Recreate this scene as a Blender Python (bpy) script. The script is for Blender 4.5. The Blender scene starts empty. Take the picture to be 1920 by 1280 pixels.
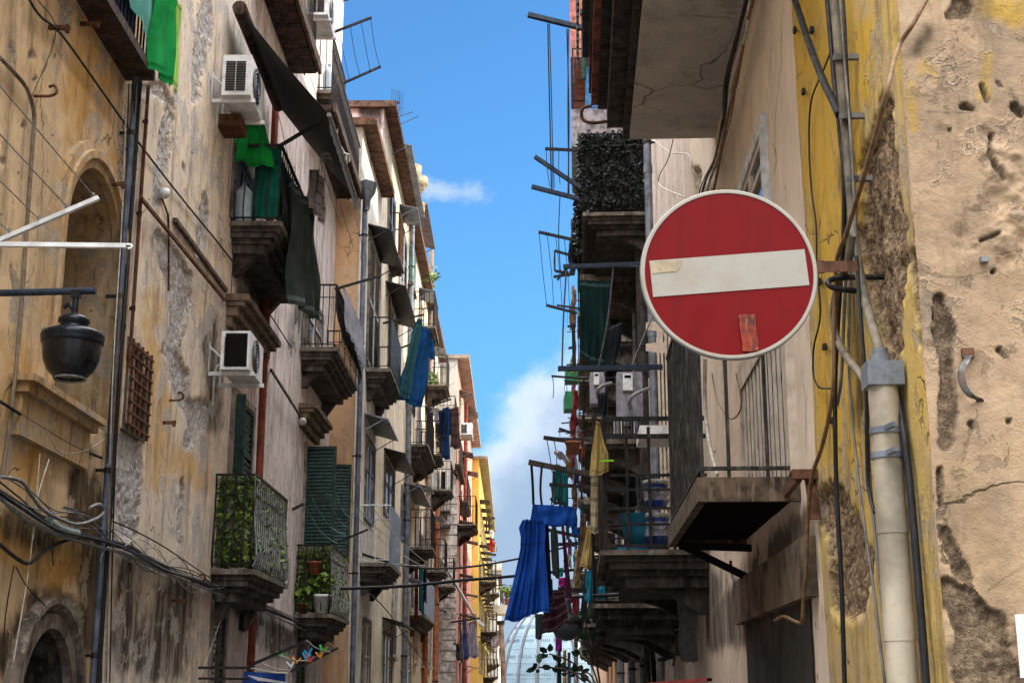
SUN_E = 4.5; SKY_STR = .12; EXPO = 0.9
SKY_TINT = (.46, .88, 1.16); CLOUD_FAR = (1.9, 2.45, 3.35); CLOUD_EDGE = (4.3, 4.7, 5.2); FILL_NEAR = (4.6, 4.7, 5.0); FILL_TOP = (47, 48, 50)
import bpy, math, random
import numpy as np
from mathutils import Vector
random.seed(7); rng = np.random.default_rng(5)
SC = bpy.context.scene; COL = SC.collection
# ---------------------------------------------------------------- camera model (pixels of the 1920x1280 photograph)
F = 2600.0; TH = math.atan(650 / 2600); cT, sT = math.cos(TH), math.sin(TH); EYE = Vector((0, 0, 1.65))
def ray(px, py):
    x = (px - 960) / F; y = (640 - py) / F
    return Vector((x, cT - y * sT, sT + y * cT))
def at_y(px, py, Y):
    d = ray(px, py); return EYE + d * (Y / d.y)
def project(v):
    x, y, z = v[..., 0], v[..., 1], v[..., 2] - 1.65
    dep = y * cT + z * sT; up = -y * sT + z * cT
    dep = np.maximum(dep, .05)
    return 960 + F * x / dep, 640 - F * up / dep
class Wall:
    """vertical plane along the street: s runs down the street, o out of the wall into the street, z up"""
    def __init__(w, x0, slope, side):
        L = math.hypot(slope, 1); w.p = Vector((x0, 0, 0)); w.t = Vector((slope / L, 1 / L, 0))
        w.n = Vector((w.t.y, -w.t.x, 0)) * side
    def P(w, s, o, z): return w.p + w.t * s + w.n * o + Vector((0, 0, z))
    def hit(w, px, py, off=0.0):
        d = ray(px, py); q = (off - w.n.dot(EYE - w.p)) / w.n.dot(d); h = EYE + d * q
        return w.t.dot(h - w.p), h.z
    def on(w, px, py, off=0.0):
        s, z = w.hit(px, py, off); return w.P(s, off, z)
    def s_px(w, px, off, z):
        k = (px - 960) / F; a = w.p + w.n * off
        return (k * (a.y * cT + (z - 1.65) * sT) - a.x) / (w.t.x - k * w.t.y * cT)
class Axes:
    def P(w, x, y, z): return Vector((x, y, z))
AX = Axes()
# ---------------------------------------------------------------- mesh builder
class MB:
    def __init__(b): b.v = []; b.f = []; b.mi = []; b.sm = []
    def add(b, vs, fs, mi=0, sm=False):
        n = len(b.v); b.v.extend(tuple(v) for v in vs)
        for f in fs: b.f.append(tuple(i + n for i in f)); b.mi.append(mi); b.sm.append(sm)
        return b
    def hexa(b, p, mi=0):
        return b.add(p, [(0, 3, 2, 1), (4, 5, 6, 7), (0, 1, 5, 4), (1, 2, 6, 5), (2, 3, 7, 6), (3, 0, 4, 7)], mi)
    def box(b, w, s0, s1, o0, o1, z0, z1, mi=0):
        P = w.P
        return b.hexa([P(s0, o0, z0), P(s1, o0, z0), P(s1, o1, z0), P(s0, o1, z0), P(s0, o0, z1), P(s1, o0, z1), P(s1, o1, z1), P(s0, o1, z1)], mi)
    def quad(b, p, mi=0): return b.add(p, [(0, 1, 2, 3)], mi)
    def bar(b, p, q, w, h=None, mi=0, up=Vector((0, 0, 1))):
        h = h or w; p = Vector(p); q = Vector(q); d = (q - p).normalized()
        if abs(d.dot(up)) > .95: up = Vector((0, 1, 0))
        a = d.cross(up).normalized() * (w / 2); c = d.cross(a).normalized() * (h / 2)
        return b.hexa([p - a - c, p + a - c, p + a + c, p - a + c, q - a - c, q + a - c, q + a + c, q - a + c], mi)
    def tube(b, pts, r, n=8, mi=0, cap=True):
        pts = [Vector(p) for p in pts]; m = len(pts)
        rs = r if isinstance(r, (list, tuple)) else [r] * m
        T = [((pts[min(i + 1, m - 1)] - pts[max(i - 1, 0)]).normalized() or Vector((0, 0, 1))) for i in range(m)]
        u = T[0].cross(Vector((0, 0, 1)))
        if u.length < .1: u = T[0].cross(Vector((0, 1, 0)))
        u.normalize(); vs = []
        for i in range(m):
            u = (u - T[i] * u.dot(T[i])).normalized(); w = T[i].cross(u)
            vs += [pts[i] + (u * math.cos(2 * math.pi * k / n) + w * math.sin(2 * math.pi * k / n)) * rs[i] for k in range(n)]
        fs = [(i * n + k, i * n + (k + 1) % n, (i + 1) * n + (k + 1) % n, (i + 1) * n + k) for i in range(m - 1) for k in range(n)]
        b.add(vs, fs, mi, True)
        if cap: b.add(vs[:n], [tuple(range(n))[::-1]], mi); b.add(vs[-n:], [tuple(range(n))], mi)
        return b
    def lathe(b, c, prof, n=24, mi=0, ax=Vector((0, 0, 1))):
        c = Vector(c); ax = ax.normalized(); u = ax.cross(Vector((0, 1, 0)))
        if u.length < .1: u = ax.cross(Vector((1, 0, 0)))
        u.normalize(); w = ax.cross(u); m = len(prof)
        vs = [c + ax * z + (u * math.cos(2 * math.pi * k / n) + w * math.sin(2 * math.pi * k / n)) * r for r, z in prof for k in range(n)]
        return b.add(vs, [(i * n + k, i * n + (k + 1) % n, (i + 1) * n + (k + 1) % n, (i + 1) * n + k) for i in range(m - 1) for k in range(n)], mi, True)
    def disc(b, c, r, ax, n=48, mi=0):
        c = Vector(c); ax = Vector(ax).normalized(); u = ax.cross(Vector((0, 0, 1))).normalized(); w = u.cross(ax)
        return b.add([c + (u * math.cos(2 * math.pi * k / n) + w * math.sin(2 * math.pi * k / n)) * r for k in range(n)], [tuple(range(n))], mi)
    def grid(b, G, mi=0, sm=True):
        nu, nv = len(G), len(G[0])
        return b.add([p for row in G for p in row], [(i * nv + j, i * nv + j + 1, (i + 1) * nv + j + 1, (i + 1) * nv + j) for i in range(nu - 1) for j in range(nv - 1)], mi, sm)
    def build(b, name, mats, parent=None):
        V = np.array(b.v, dtype=np.float64)
        if parent is None: loc = Vector(((V[:, 0].min() + V[:, 0].max()) / 2, (V[:, 1].min() + V[:, 1].max()) / 2, V[:, 2].min()))
        else: loc = Vector(parent['at'])
        me = bpy.data.meshes.new(name); me.from_pydata((V - np.array(loc)).tolist(), [], b.f)
        for m in (mats if isinstance(mats, (list, tuple)) else [mats]): me.materials.append(m)
        me.polygons.foreach_set('material_index', b.mi); me.polygons.foreach_set('use_smooth', b.sm); me.update()
        o = bpy.data.objects.new(name, me); COL.objects.link(o)
        if parent is None: o.location = loc
        else: o.parent = parent
        o['at'] = list(loc)
        return o
def tag(o, label=None, cat=None, group=None, kind=None):
    if label: o['label'] = label
    if cat: o['category'] = cat
    if group: o['group'] = group
    if kind: o['kind'] = kind
    return o
def thing(name, loc, label, cat, group=None):
    o = bpy.data.objects.new(name, None); COL.objects.link(o); o.location = loc; o['at'] = list(loc); o.empty_display_size = .2
    return tag(o, label, cat, group)
# ---------------------------------------------------------------- numpy value noise
def _h(ix, iy, sd):
    n = (ix.astype(np.int64) * 374761393 + iy.astype(np.int64) * 668265263 + sd * 974634777) & 0xffffffff
    n = ((n ^ (n >> 13)) * 1274126177) & 0xffffffff
    return ((n ^ (n >> 16)) & 0xffff) / 65535.0
def vnoise(x, y, sd=0):
    ix, iy = np.floor(x), np.floor(y); fx, fy = x - ix, y - iy
    fx = fx * fx * (3 - 2 * fx); fy = fy * fy * (3 - 2 * fy)
    gx, gy = x - ix, y - iy
    def g(i, j):
        a = _h(ix + i, iy + j, sd) * 6.2832; return np.cos(a) * (gx - i) + np.sin(a) * (gy - j)
    return .5 + .85 * ((g(0, 0) * (1 - fx) + g(1, 0) * fx) * (1 - fy) + (g(0, 1) * (1 - fx) + g(1, 1) * fx) * fy)
def fbm(x, y, oct=4, sd=0):
    a, t, w = 0, 0, 1.0; x, y = x * .83 - y * .56, x * .56 + y * .83
    for k in range(oct): a = a + w * vnoise(x * 2 ** k + 17 * k, y * 2 ** k - 9 * k, sd + k); t += w; w *= .5
    return a / t - .5
# ---------------------------------------------------------------- materials
def srgb(r, g, b): return tuple(((c / 255) / 12.92 if c <= 10 else ((c / 255 + .055) / 1.055) ** 2.4) for c in (r, g, b))
class NT:
    def __init__(t, name):
        t.m = bpy.data.materials.new(name); t.m.use_nodes = True; t.nt = t.m.node_tree; t.b = t.nt.nodes['Principled BSDF']
    def n(t, typ, **kw):
        o = t.nt.nodes.new(typ)
        for k, v in kw.items(): setattr(o, k, v)
        return o
    def l(t, a, b): t.nt.links.new(a, b)
    def val(t, sock, v):
        if hasattr(v, 'is_linked') or hasattr(v, 'links'): t.l(v, sock)
        else: sock.default_value = v
    def math(t, op, a, b=0.0, clamp=False):
        o = t.n('ShaderNodeMath', operation=op); o.use_clamp = clamp; t.val(o.inputs[0], a); t.val(o.inputs[1], b); return o.outputs[0]
    def pos(t, sc=(1, 1, 1)):
        g = t.n('ShaderNodeNewGeometry'); m = t.n('ShaderNodeVectorMath', operation='MULTIPLY'); t.l(g.outputs['Position'], m.inputs[0]); m.inputs[1].default_value = sc
        return m.outputs[0]
    def noise(t, vec, scale, detail=4, rough=.6):
        o = t.n('ShaderNodeTexNoise'); t.l(vec, o.inputs['Vector']); o.inputs['Scale'].default_value = scale; o.inputs['Detail'].default_value = detail; o.inputs['Roughness'].default_value = rough
        return o.outputs['Fac']
    def ramp(t, f, a, b, lo=0.0, hi=1.0):
        o = t.n('ShaderNodeMapRange'); o.interpolation_type = 'SMOOTHSTEP'; t.l(f, o.inputs[0])
        for i, v in zip((1, 2, 3, 4), (a, b, lo, hi)): o.inputs[i].default_value = v
        return o.outputs[0]
    def mix(t, f, a, b, mode='MIX'):
        o = t.n('ShaderNodeMix', data_type='RGBA', blend_type=mode); t.val(o.inputs[0], f)
        for i, c in ((6, a), (7, b)):
            if isinstance(c, tuple): o.inputs[i].default_value = (*c[:3], 1)
            else: t.l(c, o.inputs[i])
        return o.outputs[2]
    def bump(t, h, strength, dist):
        o = t.n('ShaderNodeBump'); o.inputs['Strength'].default_value = strength; o.inputs['Distance'].default_value = dist; t.l(h, o.inputs['Height']); t.l(o.outputs[0], t.b.inputs['Normal'])
    def done(t, col, rough=.8, metal=0.0, spec=.3):
        if isinstance(col, tuple): t.b.inputs['Base Color'].default_value = (*col[:3], 1)
        else: t.l(col, t.b.inputs['Base Color'])
        t.val(t.b.inputs['Roughness'], rough); t.b.inputs['Metallic'].default_value = metal; t.b.inputs['Specular IOR Level'].default_value = spec
        return t.m
_mc = {}
def paint(col, rough=.55, metal=0.0, wear=.25, key='', scale=9.0, wcol=None, bump=.15):
    """painted or plain surface with uneven tone, streaks and small relief"""
    k = ('p', col, rough, metal, wear, key, scale)
    if k in _mc: return _mc[k]
    t = NT('surface_' + (key or 'paint')); p = t.pos(); n = t.noise(p, scale, 5); n2 = t.noise(t.pos((3, 3, .5)), scale, 4); n3 = t.noise(p, scale * 11, 3)
    dark = tuple(c * (1 - wear * 1.6 if wear < .6 else .1) for c in col); w2 = wcol or tuple(min(1, c * 1.15 + .03) for c in col)
    c = t.mix(t.ramp(n, .35, .7), col, dark); c = t.mix(t.ramp(n2, .5, .72, 0, wear * 1.6), c, w2); c = t.mix(t.ramp(n3, .55, .8, 0, wear), c, dark)
    t.bump(n3, bump, .004)
    _mc[k] = t.done(c, t.ramp(n, .3, .7, max(.05, rough - .12), min(1, rough + .15)), metal); return _mc[k]
def cloth_mat(col, key='cloth', stripe=None):
    k = ('c', col, key)
    if k in _mc: return _mc[k]
    t = NT('fabric_' + key); p = t.pos(); n = t.noise(p, 5, 4); w = t.noise(t.pos((60, 60, 25)), 4, 2)
    c = t.mix(t.ramp(n, .3, .7), tuple(x * .72 for x in col), tuple(min(1, x * 1.12) for x in col)); c = t.mix(t.ramp(w, .4, .65, 0, .25), c, tuple(x * .5 for x in col))
    t.bump(w, .3, .004); m = t.done(c, .9, 0, .1)
    tr = t.n('ShaderNodeBsdfTranslucent'); t.l(c, tr.inputs[0]); ms = t.n('ShaderNodeMixShader'); ms.inputs[0].default_value = .22
    out = [x for x in t.nt.nodes if x.type == 'OUTPUT_MATERIAL'][0]; t.l(t.b.outputs[0], ms.inputs[1]); t.l(tr.outputs[0], ms.inputs[2]); t.l(ms.outputs[0], out.inputs[0])
    _mc[k] = m; return m
def plaster(key, A, B, ochre, grime, bare, bareB, sc=1.0, streak=.55, bump=.5, patch=.5, th=.6, flake=None):
    flake = flake or bare
    """old lime plaster: two tones, ochre wash, run-down streaks; vertex attribute wear: R bare render, G ochre, B dirt"""
    t = NT('plaster_' + key); p = t.pos(); big = t.noise(p, .9 * sc, 5); mid = t.noise(t.pos((1, 1, .6)), 2.3 * sc, 7, .68); st = t.noise(t.pos((3, 3, .5)), 1.5 * sc, 7, .72); iso = t.noise(p, 5 * sc, 6, .65); fine = t.noise(p, 26 * sc, 5, .7); grit = t.noise(p, 95, 3, .7)
    st2 = t.noise(t.pos((8, 8, 1.1)), 1.3 * sc, 6, .75)
    at = t.n('ShaderNodeAttribute'); at.attribute_name = 'wear'; sp = t.n('ShaderNodeSeparateColor'); t.l(at.outputs['Color'], sp.inputs[0]); R, G, Bc = sp.outputs
    c = t.mix(t.ramp(mid, .42, .58), A, B); c = t.mix(t.ramp(big, .46, .3, 0, .45), c, tuple(min(.9, x * 1.18 + .02) for x in A))
    c = t.mix(t.ramp(big, .52, .7, 0, patch), c, ochre); c = t.mix(t.math('MULTIPLY', G, t.ramp(mid, .3, .6, .45, 1.0)), c, ochre)
    c = t.mix(t.ramp(st, .48, .66, 0, min(.95, streak * 1.3)), c, grime); c = t.mix(t.ramp(st2, .54, .74, 0, streak * .5), c, grime); c = t.mix(t.ramp(iso, .54, .68, 0, .5), c, tuple(x * .62 for x in A)); c = t.mix(t.ramp(iso, .45, .3, 0, .35), c, tuple(min(.92, x * 1.25) for x in A))
    c = t.mix(t.ramp(st2, .3, .44, streak * .4, 0), c, tuple(min(.9, x * 1.25) for x in B))
    c = t.mix(t.math('MULTIPLY', Bc, t.ramp(st, .32, .62, .5, 1.0)), c, tuple(x * .3 for x in grime))
    c = t.mix(t.ramp(fine, .6, .75, 0, .35), c, tuple(x * .6 for x in grime))
    wp = t.n('ShaderNodeVectorMath', operation='ADD'); nv = t.n('ShaderNodeTexNoise'); t.l(p, nv.inputs['Vector']); nv.inputs['Scale'].default_value = 3 * sc; nv.inputs['Detail'].default_value = 5; sv = t.n('ShaderNodeVectorMath', operation='SCALE'); t.l(nv.outputs['Color'], sv.inputs[0]); sv.inputs['Scale'].default_value = .35; t.l(p, wp.inputs[0]); t.l(sv.outputs[0], wp.inputs[1]); wpo = wp.outputs[0]
    f1 = t.noise(wpo, 1.5 * sc, 9, .62); f2 = t.noise(wpo, 5.5 * sc, 8, .65); fl1 = t.ramp(f1, th, th + .012); rim = t.math('SUBTRACT', t.ramp(f1, th - .02, th), fl1); fl2 = t.ramp(f2, th + .03, th + .045)  # rim: pale highlight painted along the flake edges
    vo = t.n('ShaderNodeTexVoronoi', feature='DISTANCE_TO_EDGE'); t.l(wpo, vo.inputs['Vector']); vo.inputs['Scale'].default_value = 1.15 * sc; crk = t.math('MULTIPLY', t.ramp(vo.outputs['Distance'], .012, .002), t.ramp(big, .5, .6))
    pv = t.n('ShaderNodeTexVoronoi'); t.l(wpo, pv.inputs['Vector']); pv.inputs['Scale'].default_value = 7 * sc; pit = t.math('MULTIPLY', t.ramp(pv.outputs['Distance'], .13, .07), t.ramp(mid, .52, .6))
    c = t.mix(t.math('MULTIPLY', rim, .4), c, tuple(min(.95, x * 1.3 + .03) for x in A)); c = t.mix(t.math('MULTIPLY', fl1, .8), c, t.mix(t.ramp(fine, .3, .65), flake, tuple(x * .6 for x in flake)))
    c = t.mix(t.math('MULTIPLY', fl2, .55), c, tuple(x * .62 for x in B)); c = t.mix(t.math('MULTIPLY', crk, .75), c, tuple(x * .5 for x in grime)); c = t.mix(t.math('MULTIPLY', pit, .8), c, tuple(x * .4 for x in grime))
    bc = t.mix(t.ramp(fine, .35, .62), bare, bareB); bc = t.mix(t.ramp(grit, .56, .7, 0, .7), bc, tuple(x * .35 for x in bareB))
    c = t.mix(R, c, bc)
    h = t.math('ADD', t.math('MULTIPLY', fine, t.math('ADD', t.math('MULTIPLY', R, 2.2), .35)), t.math('MULTIPLY', grit, t.math('ADD', t.math('MULTIPLY', R, .8), .2)))
    h = t.math('ADD', h, t.math('MULTIPLY', iso, .6)); h = t.math('SUBTRACT', h, t.math('ADD', t.math('MULTIPLY', fl1, .5), t.math('ADD', t.math('MULTIPLY', fl2, .3), t.math('ADD', t.math('MULTIPLY', crk, .5), pit)))); h = t.math('ADD', h, t.math('MULTIPLY', rim, .25))
    t.bump(h, bump, .02)
    return t.done(c, .92, 0, .15)
def emis_free(): pass
M = {}
IRON = paint((.018, .018, .02), .5, .3, .5, 'iron', 14, (.09, .05, .03)); RUST = paint((.14, .055, .025), .8, .2, .4, 'rust', 12, (.05, .03, .02)); BLUEIRON = paint((.03, .045, .07), .4, .4, .3, 'blue_iron', 14)
CABLE = paint((.012, .012, .013), .55, 0, .3, 'black_cable', 20); CABLEG = paint((.2, .2, .19), .6, 0, .3, 'grey_cable', 20); CABLEB = paint((.2, .11, .05), .6, 0, .3, 'brown_cable', 20); CABLEW = paint((.5, .46, .38), .6, 0, .3, 'pale_cable', 20)
ZINC = paint((.2, .22, .25), .5, .4, .35, 'zinc', 6); WHITE = paint((.72, .72, .7), .5, 0, .2, 'white_enamel', 8); CREAMP = paint((.58, .47, .36), .5, 0, .2, 'cream_paint', 8)
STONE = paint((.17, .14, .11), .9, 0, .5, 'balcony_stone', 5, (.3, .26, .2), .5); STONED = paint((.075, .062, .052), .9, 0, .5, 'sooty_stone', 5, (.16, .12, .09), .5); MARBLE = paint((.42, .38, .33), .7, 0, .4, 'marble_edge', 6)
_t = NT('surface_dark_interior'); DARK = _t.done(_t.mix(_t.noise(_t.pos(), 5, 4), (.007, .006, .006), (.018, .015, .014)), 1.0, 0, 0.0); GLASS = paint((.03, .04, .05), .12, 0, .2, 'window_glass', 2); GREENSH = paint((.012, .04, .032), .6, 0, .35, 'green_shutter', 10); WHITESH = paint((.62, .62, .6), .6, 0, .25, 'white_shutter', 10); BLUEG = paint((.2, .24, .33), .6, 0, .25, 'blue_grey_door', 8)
WOODB = paint((.06, .032, .022), .8, 0, .5, 'brown_boards', 7); TERRA = paint((.3, .1, .05), .85, 0, .4, 'terracotta', 10); COPPER = paint((.38, .13, .05), .6, 0, .35, 'copper_paint', 6); REDP = paint((.22, .045, .02), .6, 0, .35, 'red_pipe', 6)
def stone_plus(c, key): return paint(c, .9, 0, .45, key, 5, None, .4)
# ---------------------------------------------------------------- camera, sun, sky
cam = bpy.data.cameras.new('camera'); co = bpy.data.objects.new('camera', cam); COL.objects.link(co)
co.location = EYE; co.rotation_euler = (math.pi / 2 + TH, 0, 0); cam.sensor_width = 36; cam.lens = 36 * F / 1920; cam.clip_end = 3000; cam.clip_start = .05
SC.camera = co
SUN_EL, SUN_AZ = math.radians(35), math.radians(86)      # azimuth from +Y (down the street) towards +X
sd = Vector((math.sin(SUN_AZ) * math.cos(SUN_EL), math.cos(SUN_AZ) * math.cos(SUN_EL), math.sin(SUN_EL)))
sl = bpy.data.lights.new('sun', 'SUN'); sl.energy = SUN_E; sl.angle = math.radians(.53); sl.color = (1, .9, .74)
so = bpy.data.objects.new('sun', sl); COL.objects.link(so); so.rotation_euler = sd.to_track_quat('Z', 'Y').to_euler(); so.location = (30, 0, 60)
W = bpy.data.worlds.new('World'); SC.world = W; W.use_nodes = True; nt = W.node_tree; bg = nt.nodes['Background']
class WT(NT):
    def __init__(t): t.nt = nt
w = WT()
sky = w.n('ShaderNodeTexSky', sky_type='NISHITA'); sky.sun_disc = False; sky.sun_elevation = SUN_EL; sky.sun_rotation = SUN_AZ; sky.air_density = 1.0; sky.dust_density = .3; sky.ozone_density = 2.0
tc = w.n('ShaderNodeTexCoord'); D = tc.outputs['Generated']; sep = w.n('ShaderNodeSeparateXYZ'); w.l(D, sep.inputs[0]); X, Y, Z = sep.outputs
blue = w.mix(1.0, sky.outputs[0], SKY_TINT, 'MULTIPLY'); hz_ = w.n('ShaderNodeVectorMath', operation='SCALE'); w.l(blue, hz_.inputs[0]); w.l(w.ramp(Z, -.02, .3, .55, .95), hz_.inputs['Scale']); blue = hz_.outputs[0]
n1 = w.noise(D, 16, 7, .55); n2 = w.noise(D, 5, 6, .55); n3 = w.noise(D, 2.2, 6, .6)
# cloud bank low over the end of the street, its ragged top rising to the right
edge = w.math('ADD', w.math('ADD', .205, w.math('MULTIPLY', X, .9)), w.math('MULTIPLY', w.math('SUBTRACT', n1, .5), .16))
ahead = w.ramp(Y, .2, .6)
bank = w.math('MULTIPLY', w.ramp(w.math('SUBTRACT', edge, Z), -.015, .035), ahead)
bank = w.math('MULTIPLY', bank, w.ramp(n2, .28, .6, .85, 1.0))
# a small torn wisp above the rooftops
vd = w.n('ShaderNodeVectorMath', operation='SUBTRACT'); w.l(D, vd.inputs[0]); wd = ray(822, 358).normalized(); vd.inputs[1].default_value = wd
vs_ = w.n('ShaderNodeVectorMath', operation='MULTIPLY'); w.l(vd.outputs[0], vs_.inputs[0]); vs_.inputs[1].default_value = (1, 1, 4.5); ln = w.n('ShaderNodeVectorMath', operation='LENGTH'); w.l(vs_.outputs[0], ln.inputs[0])
nw = w.noise(D, 60, 6, .6)
wisp = w.ramp(w.math('ADD', ln.outputs['Value'], w.math('MULTIPLY', w.math('SUBTRACT', nw, .5), .09)), .045, .0, 0, .9)
# unseen bright clouds, added overhead and behind the viewer to light the alley
back = w.math('MAXIMUM', w.ramp(Y, .3, -.1), w.ramp(Z, .58, .75)); fill_mask = w.math('MULTIPLY', w.ramp(n3, .36, .52), back)
fc = w.mix(w.ramp(w.math('SUBTRACT', edge, Z), .09, .005), CLOUD_FAR, CLOUD_EDGE); c1 = w.mix(w.math('MULTIPLY', bank, .9), blue, fc); c1 = w.mix(wisp, c1, (2.6, 3.4, 4.4)); c2 = w.mix(w.math('MULTIPLY', fill_mask, .95), c1, w.mix(w.ramp(Z, .4, .7), FILL_NEAR, FILL_TOP))
w.l(c2, bg.inputs[0]); bg.inputs[1].default_value = SKY_STR
vs = SC.view_settings; vs.view_transform = 'Standard'; vs.look = 'None'; vs.exposure = EXPO; vs.gamma = 1.0
SC.render.engine = 'CYCLES'; SC.cycles.max_bounces = 7; SC.cycles.diffuse_bounces = 5; SC.cycles.glossy_bounces = 3; SC.cycles.transparent_max_bounces = 8; SC.cycles.use_denoising = True
SC.cycles.sample_clamp_indirect = 6
# ---------------------------------------------------------------- walls
WL = Wall(-3.5, 0, 1); WL3 = Wall(-3.03, 0, 1); WL5 = Wall(-2.3, 0, 1); WL6 = Wall(-1.9, 0, 1); WR = Wall(1.3, .045, -1)
def wrect(w, pl, pr, pt, pb, off=0.0):
    s0, z1 = w.hit(pl, pt, off); z0 = w.hit(pl, pb, off)[1]; return s0, w.s_px(pr, off, (z0 + z1) / 2), z0, z1
def smooth(a, b, x): t = np.clip((x - a) / (b - a), 0, 1); return t * t * (3 - 2 * t)
def panel(name, parent, w, sA, zA, mats, off=0.0, strokes=(), hole=None, mi=None, rough=.006, dent=.035, seed=3):
    S, Z = np.meshgrid(np.array(sA), np.array(zA), indexing='ij'); ns, nz = S.shape
    base = np.array(w.p); t = np.array(w.t); n = np.array(w.n)
    def pos(o): return base + S[..., None] * t + o[..., None] * n + np.stack([0 * S, 0 * S, Z], -1)
    PX, PY = project(pos(np.full_like(S, off)))
    ch = np.zeros((4,) + S.shape); deep = np.zeros_like(S); rag = fbm(S * 3.2, Z * 3.2, 5, seed); rag2 = fbm(S * 11, Z * 9, 3, seed + 20)
    for c, amp, pts in strokes:
        D = np.full_like(S, 1e9)
        for a, b in zip(pts, pts[1:] or pts):
            ax, ay, ar = a; bx, by, br = b; dx, dy = bx - ax, by - ay; L = dx * dx + dy * dy or 1
            u = np.clip(((PX - ax) * dx + (PY - ay) * dy) / L, 0, 1)
            D = np.minimum(D, np.hypot(PX - ax - u * dx, PY - ay - u * dy) - (ar + u * (br - ar)))
        D = D + rag * amp * 2.4 + rag2 * amp * 1.5 + (fbm(S * 34, Z * 30, 3, seed + 31) * amp * 1.1 if c == 0 else 0)
        soft = 1.8 if c == 0 else amp * .8 + 2
        if c == 0: deep = np.maximum(deep, smooth(soft * 1.2, -soft * 2.4, D))
        ch[c] = np.maximum(ch[c], smooth(soft, -soft, D))
    R = ch[0]; hgt = fbm(S * 1.1, Z * .8, 3, seed + 5) * rough * 4 + fbm(S * 7, Z * 6, 3, seed + 7) * rough
    rr = fbm(S * 16, Z * 14, 4, seed + 9)
    hgt = hgt - deep * (dent + rr * dent * 1.5) + ch[3] * (fbm(S * 9, Z * 8, 4, seed + 13) * .075 + rr * .02)
    V = pos(off + hgt).reshape(-1, 3)
    idx = np.arange(ns * nz).reshape(ns, nz); f = np.stack([idx[:-1, :-1], idx[1:, :-1], idx[1:, 1:], idx[:-1, 1:]], -1)
    sc = (S[:-1, :-1] + S[1:, 1:]) / 2; zc = (Z[:-1, :-1] + Z[1:, 1:]) / 2
    keep = np.ones_like(sc, bool) if hole is None else ~hole(sc, zc)
    m = np.zeros_like(sc, int) if mi is None else mi(sc, zc)
    loc = np.array(parent['at']); me = bpy.data.meshes.new(name); me.from_pydata((V - loc).tolist(), [], f[keep].tolist())
    for x in mats: me.materials.append(x)
    me.polygons.foreach_set('material_index', m[keep].astype(np.int32)); me.polygons.foreach_set('use_smooth', np.ones(keep.sum(), bool))
    at = me.attributes.new('wear', 'FLOAT_COLOR', 'POINT'); A = np.ones((ns * nz, 4), np.float32); A[:, :3] = ch[:3].reshape(3, -1).T; at.data.foreach_set('color', A.ravel()); me.update()
    o = bpy.data.objects.new(name, me); COL.objects.link(o); o.parent = parent; o['at'] = list(loc); return o
def lin(a, b, st, *ex):
    n = max(2, int(round((b - a) / st)) + 1); x = np.concatenate([np.linspace(a, b, n), [e for e in ex if a < e < b]]); return np.unique(np.round(x, 4))
def holes_of(rects):
    def h(s, z):
        k = np.zeros_like(s, bool)
        for a in rects: k |= (s > a[0]) & (s < a[1]) & (z > a[2]) & (z < a[3])
        return k
    return h
def shell(parent, w, s0, s1, zt, mats, depth=8, core=.7):
    """what stands behind the facade: flank walls, dark core, roof slab"""
    b = MB(); P = w.P
    for s in (s0, s1): b.quad([P(s, 0, 0), P(s, -depth, 0), P(s, -depth, zt), P(s, 0, zt)], 0)
    b.quad([P(s0, -depth, 0), P(s1, -depth, 0), P(s1, -depth, zt), P(s0, -depth, zt)], 0)
    o = b.build('flank_wall', mats[0], parent)
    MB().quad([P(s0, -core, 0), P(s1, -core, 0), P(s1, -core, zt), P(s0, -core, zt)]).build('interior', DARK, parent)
    return o
def roof(parent, w, s0, s1, zt, over, th, mat, depth=8, near=.15):
    b = MB(); b.box(w, s0 - near, s1, -depth, over, zt + .004, zt + th); return b.build('roof', mat, parent)
def house(name, label, w, s0, s1, zt): return thing(name, w.P((s0 + s1) / 2, 0, 0), label, 'building')
# colours
BEIGE = plaster('ochre_beige', (.64, .45, .25), (.52, .38, .23), (.50, .28, .075), (.12, .08, .045), (.56, .50, .43), (.32, .27, .22), 1, .5, .55, .3, .585, (.50, .42, .32))
GREYB = plaster('grey_beige', (.70, .59, .44), (.58, .51, .43), (.60, .39, .16), (.16, .12, .10), (.60, .57, .54), (.33, .31, .29), 1, .5, .6, .22, .565, (.55, .52, .49))
PINKG = plaster('pinkish_grey', (.62, .53, .48), (.48, .42, .39), (.52, .39, .25), (.13, .11, .095), (.6, .52, .44), (.34, .3, .26), 1.1, .6, .4, .2, .58, (.58, .53, .48))
GREYW = plaster('grey_white', (.72, .66, .56), (.62, .57, .50), (.62, .48, .3), (.18, .15, .12), (.55, .5, .42), (.3, .27, .23), .8, .5, .4, .2, .6, (.5, .45, .38))
ORANGEB = plaster('orange_beige', (.64, .40, .22), (.56, .37, .23), (.58, .35, .14), (.27, .17, .1), (.66, .62, .56), (.42, .38, .33), 1.2, .35, .4, .3, .66)
SUNB = plaster('pale_cream', (.72, .61, .44), (.64, .55, .43), (.64, .47, .22), (.2, .16, .12), (.42, .36, .3), (.24, .2, .17), .8, .5, .4, .2, .59, (.52, .46, .38))
PEEL = plaster('peeling_white', (.55, .52, .47), (.42, .39, .35), (.3, .22, .13), (.06, .05, .045), (.3, .26, .22), (.12, .1, .09), 1.6, .8, .6, .35, .52, (.2, .16, .12))
PINK = plaster('pale_pink', (.78, .56, .48), (.70, .5, .44), (.6, .42, .33), (.2, .14, .12), (.2, .15, .13), (.11, .09, .085), .8, .2, .3, .2, .66)
WHITEP = plaster('dull_white', (.6, .57, .52), (.52, .49, .45), (.5, .44, .36), (.25, .22, .19), (.4, .36, .3), (.2, .18, .16), .6, .25, .3, .2, .66)
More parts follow.
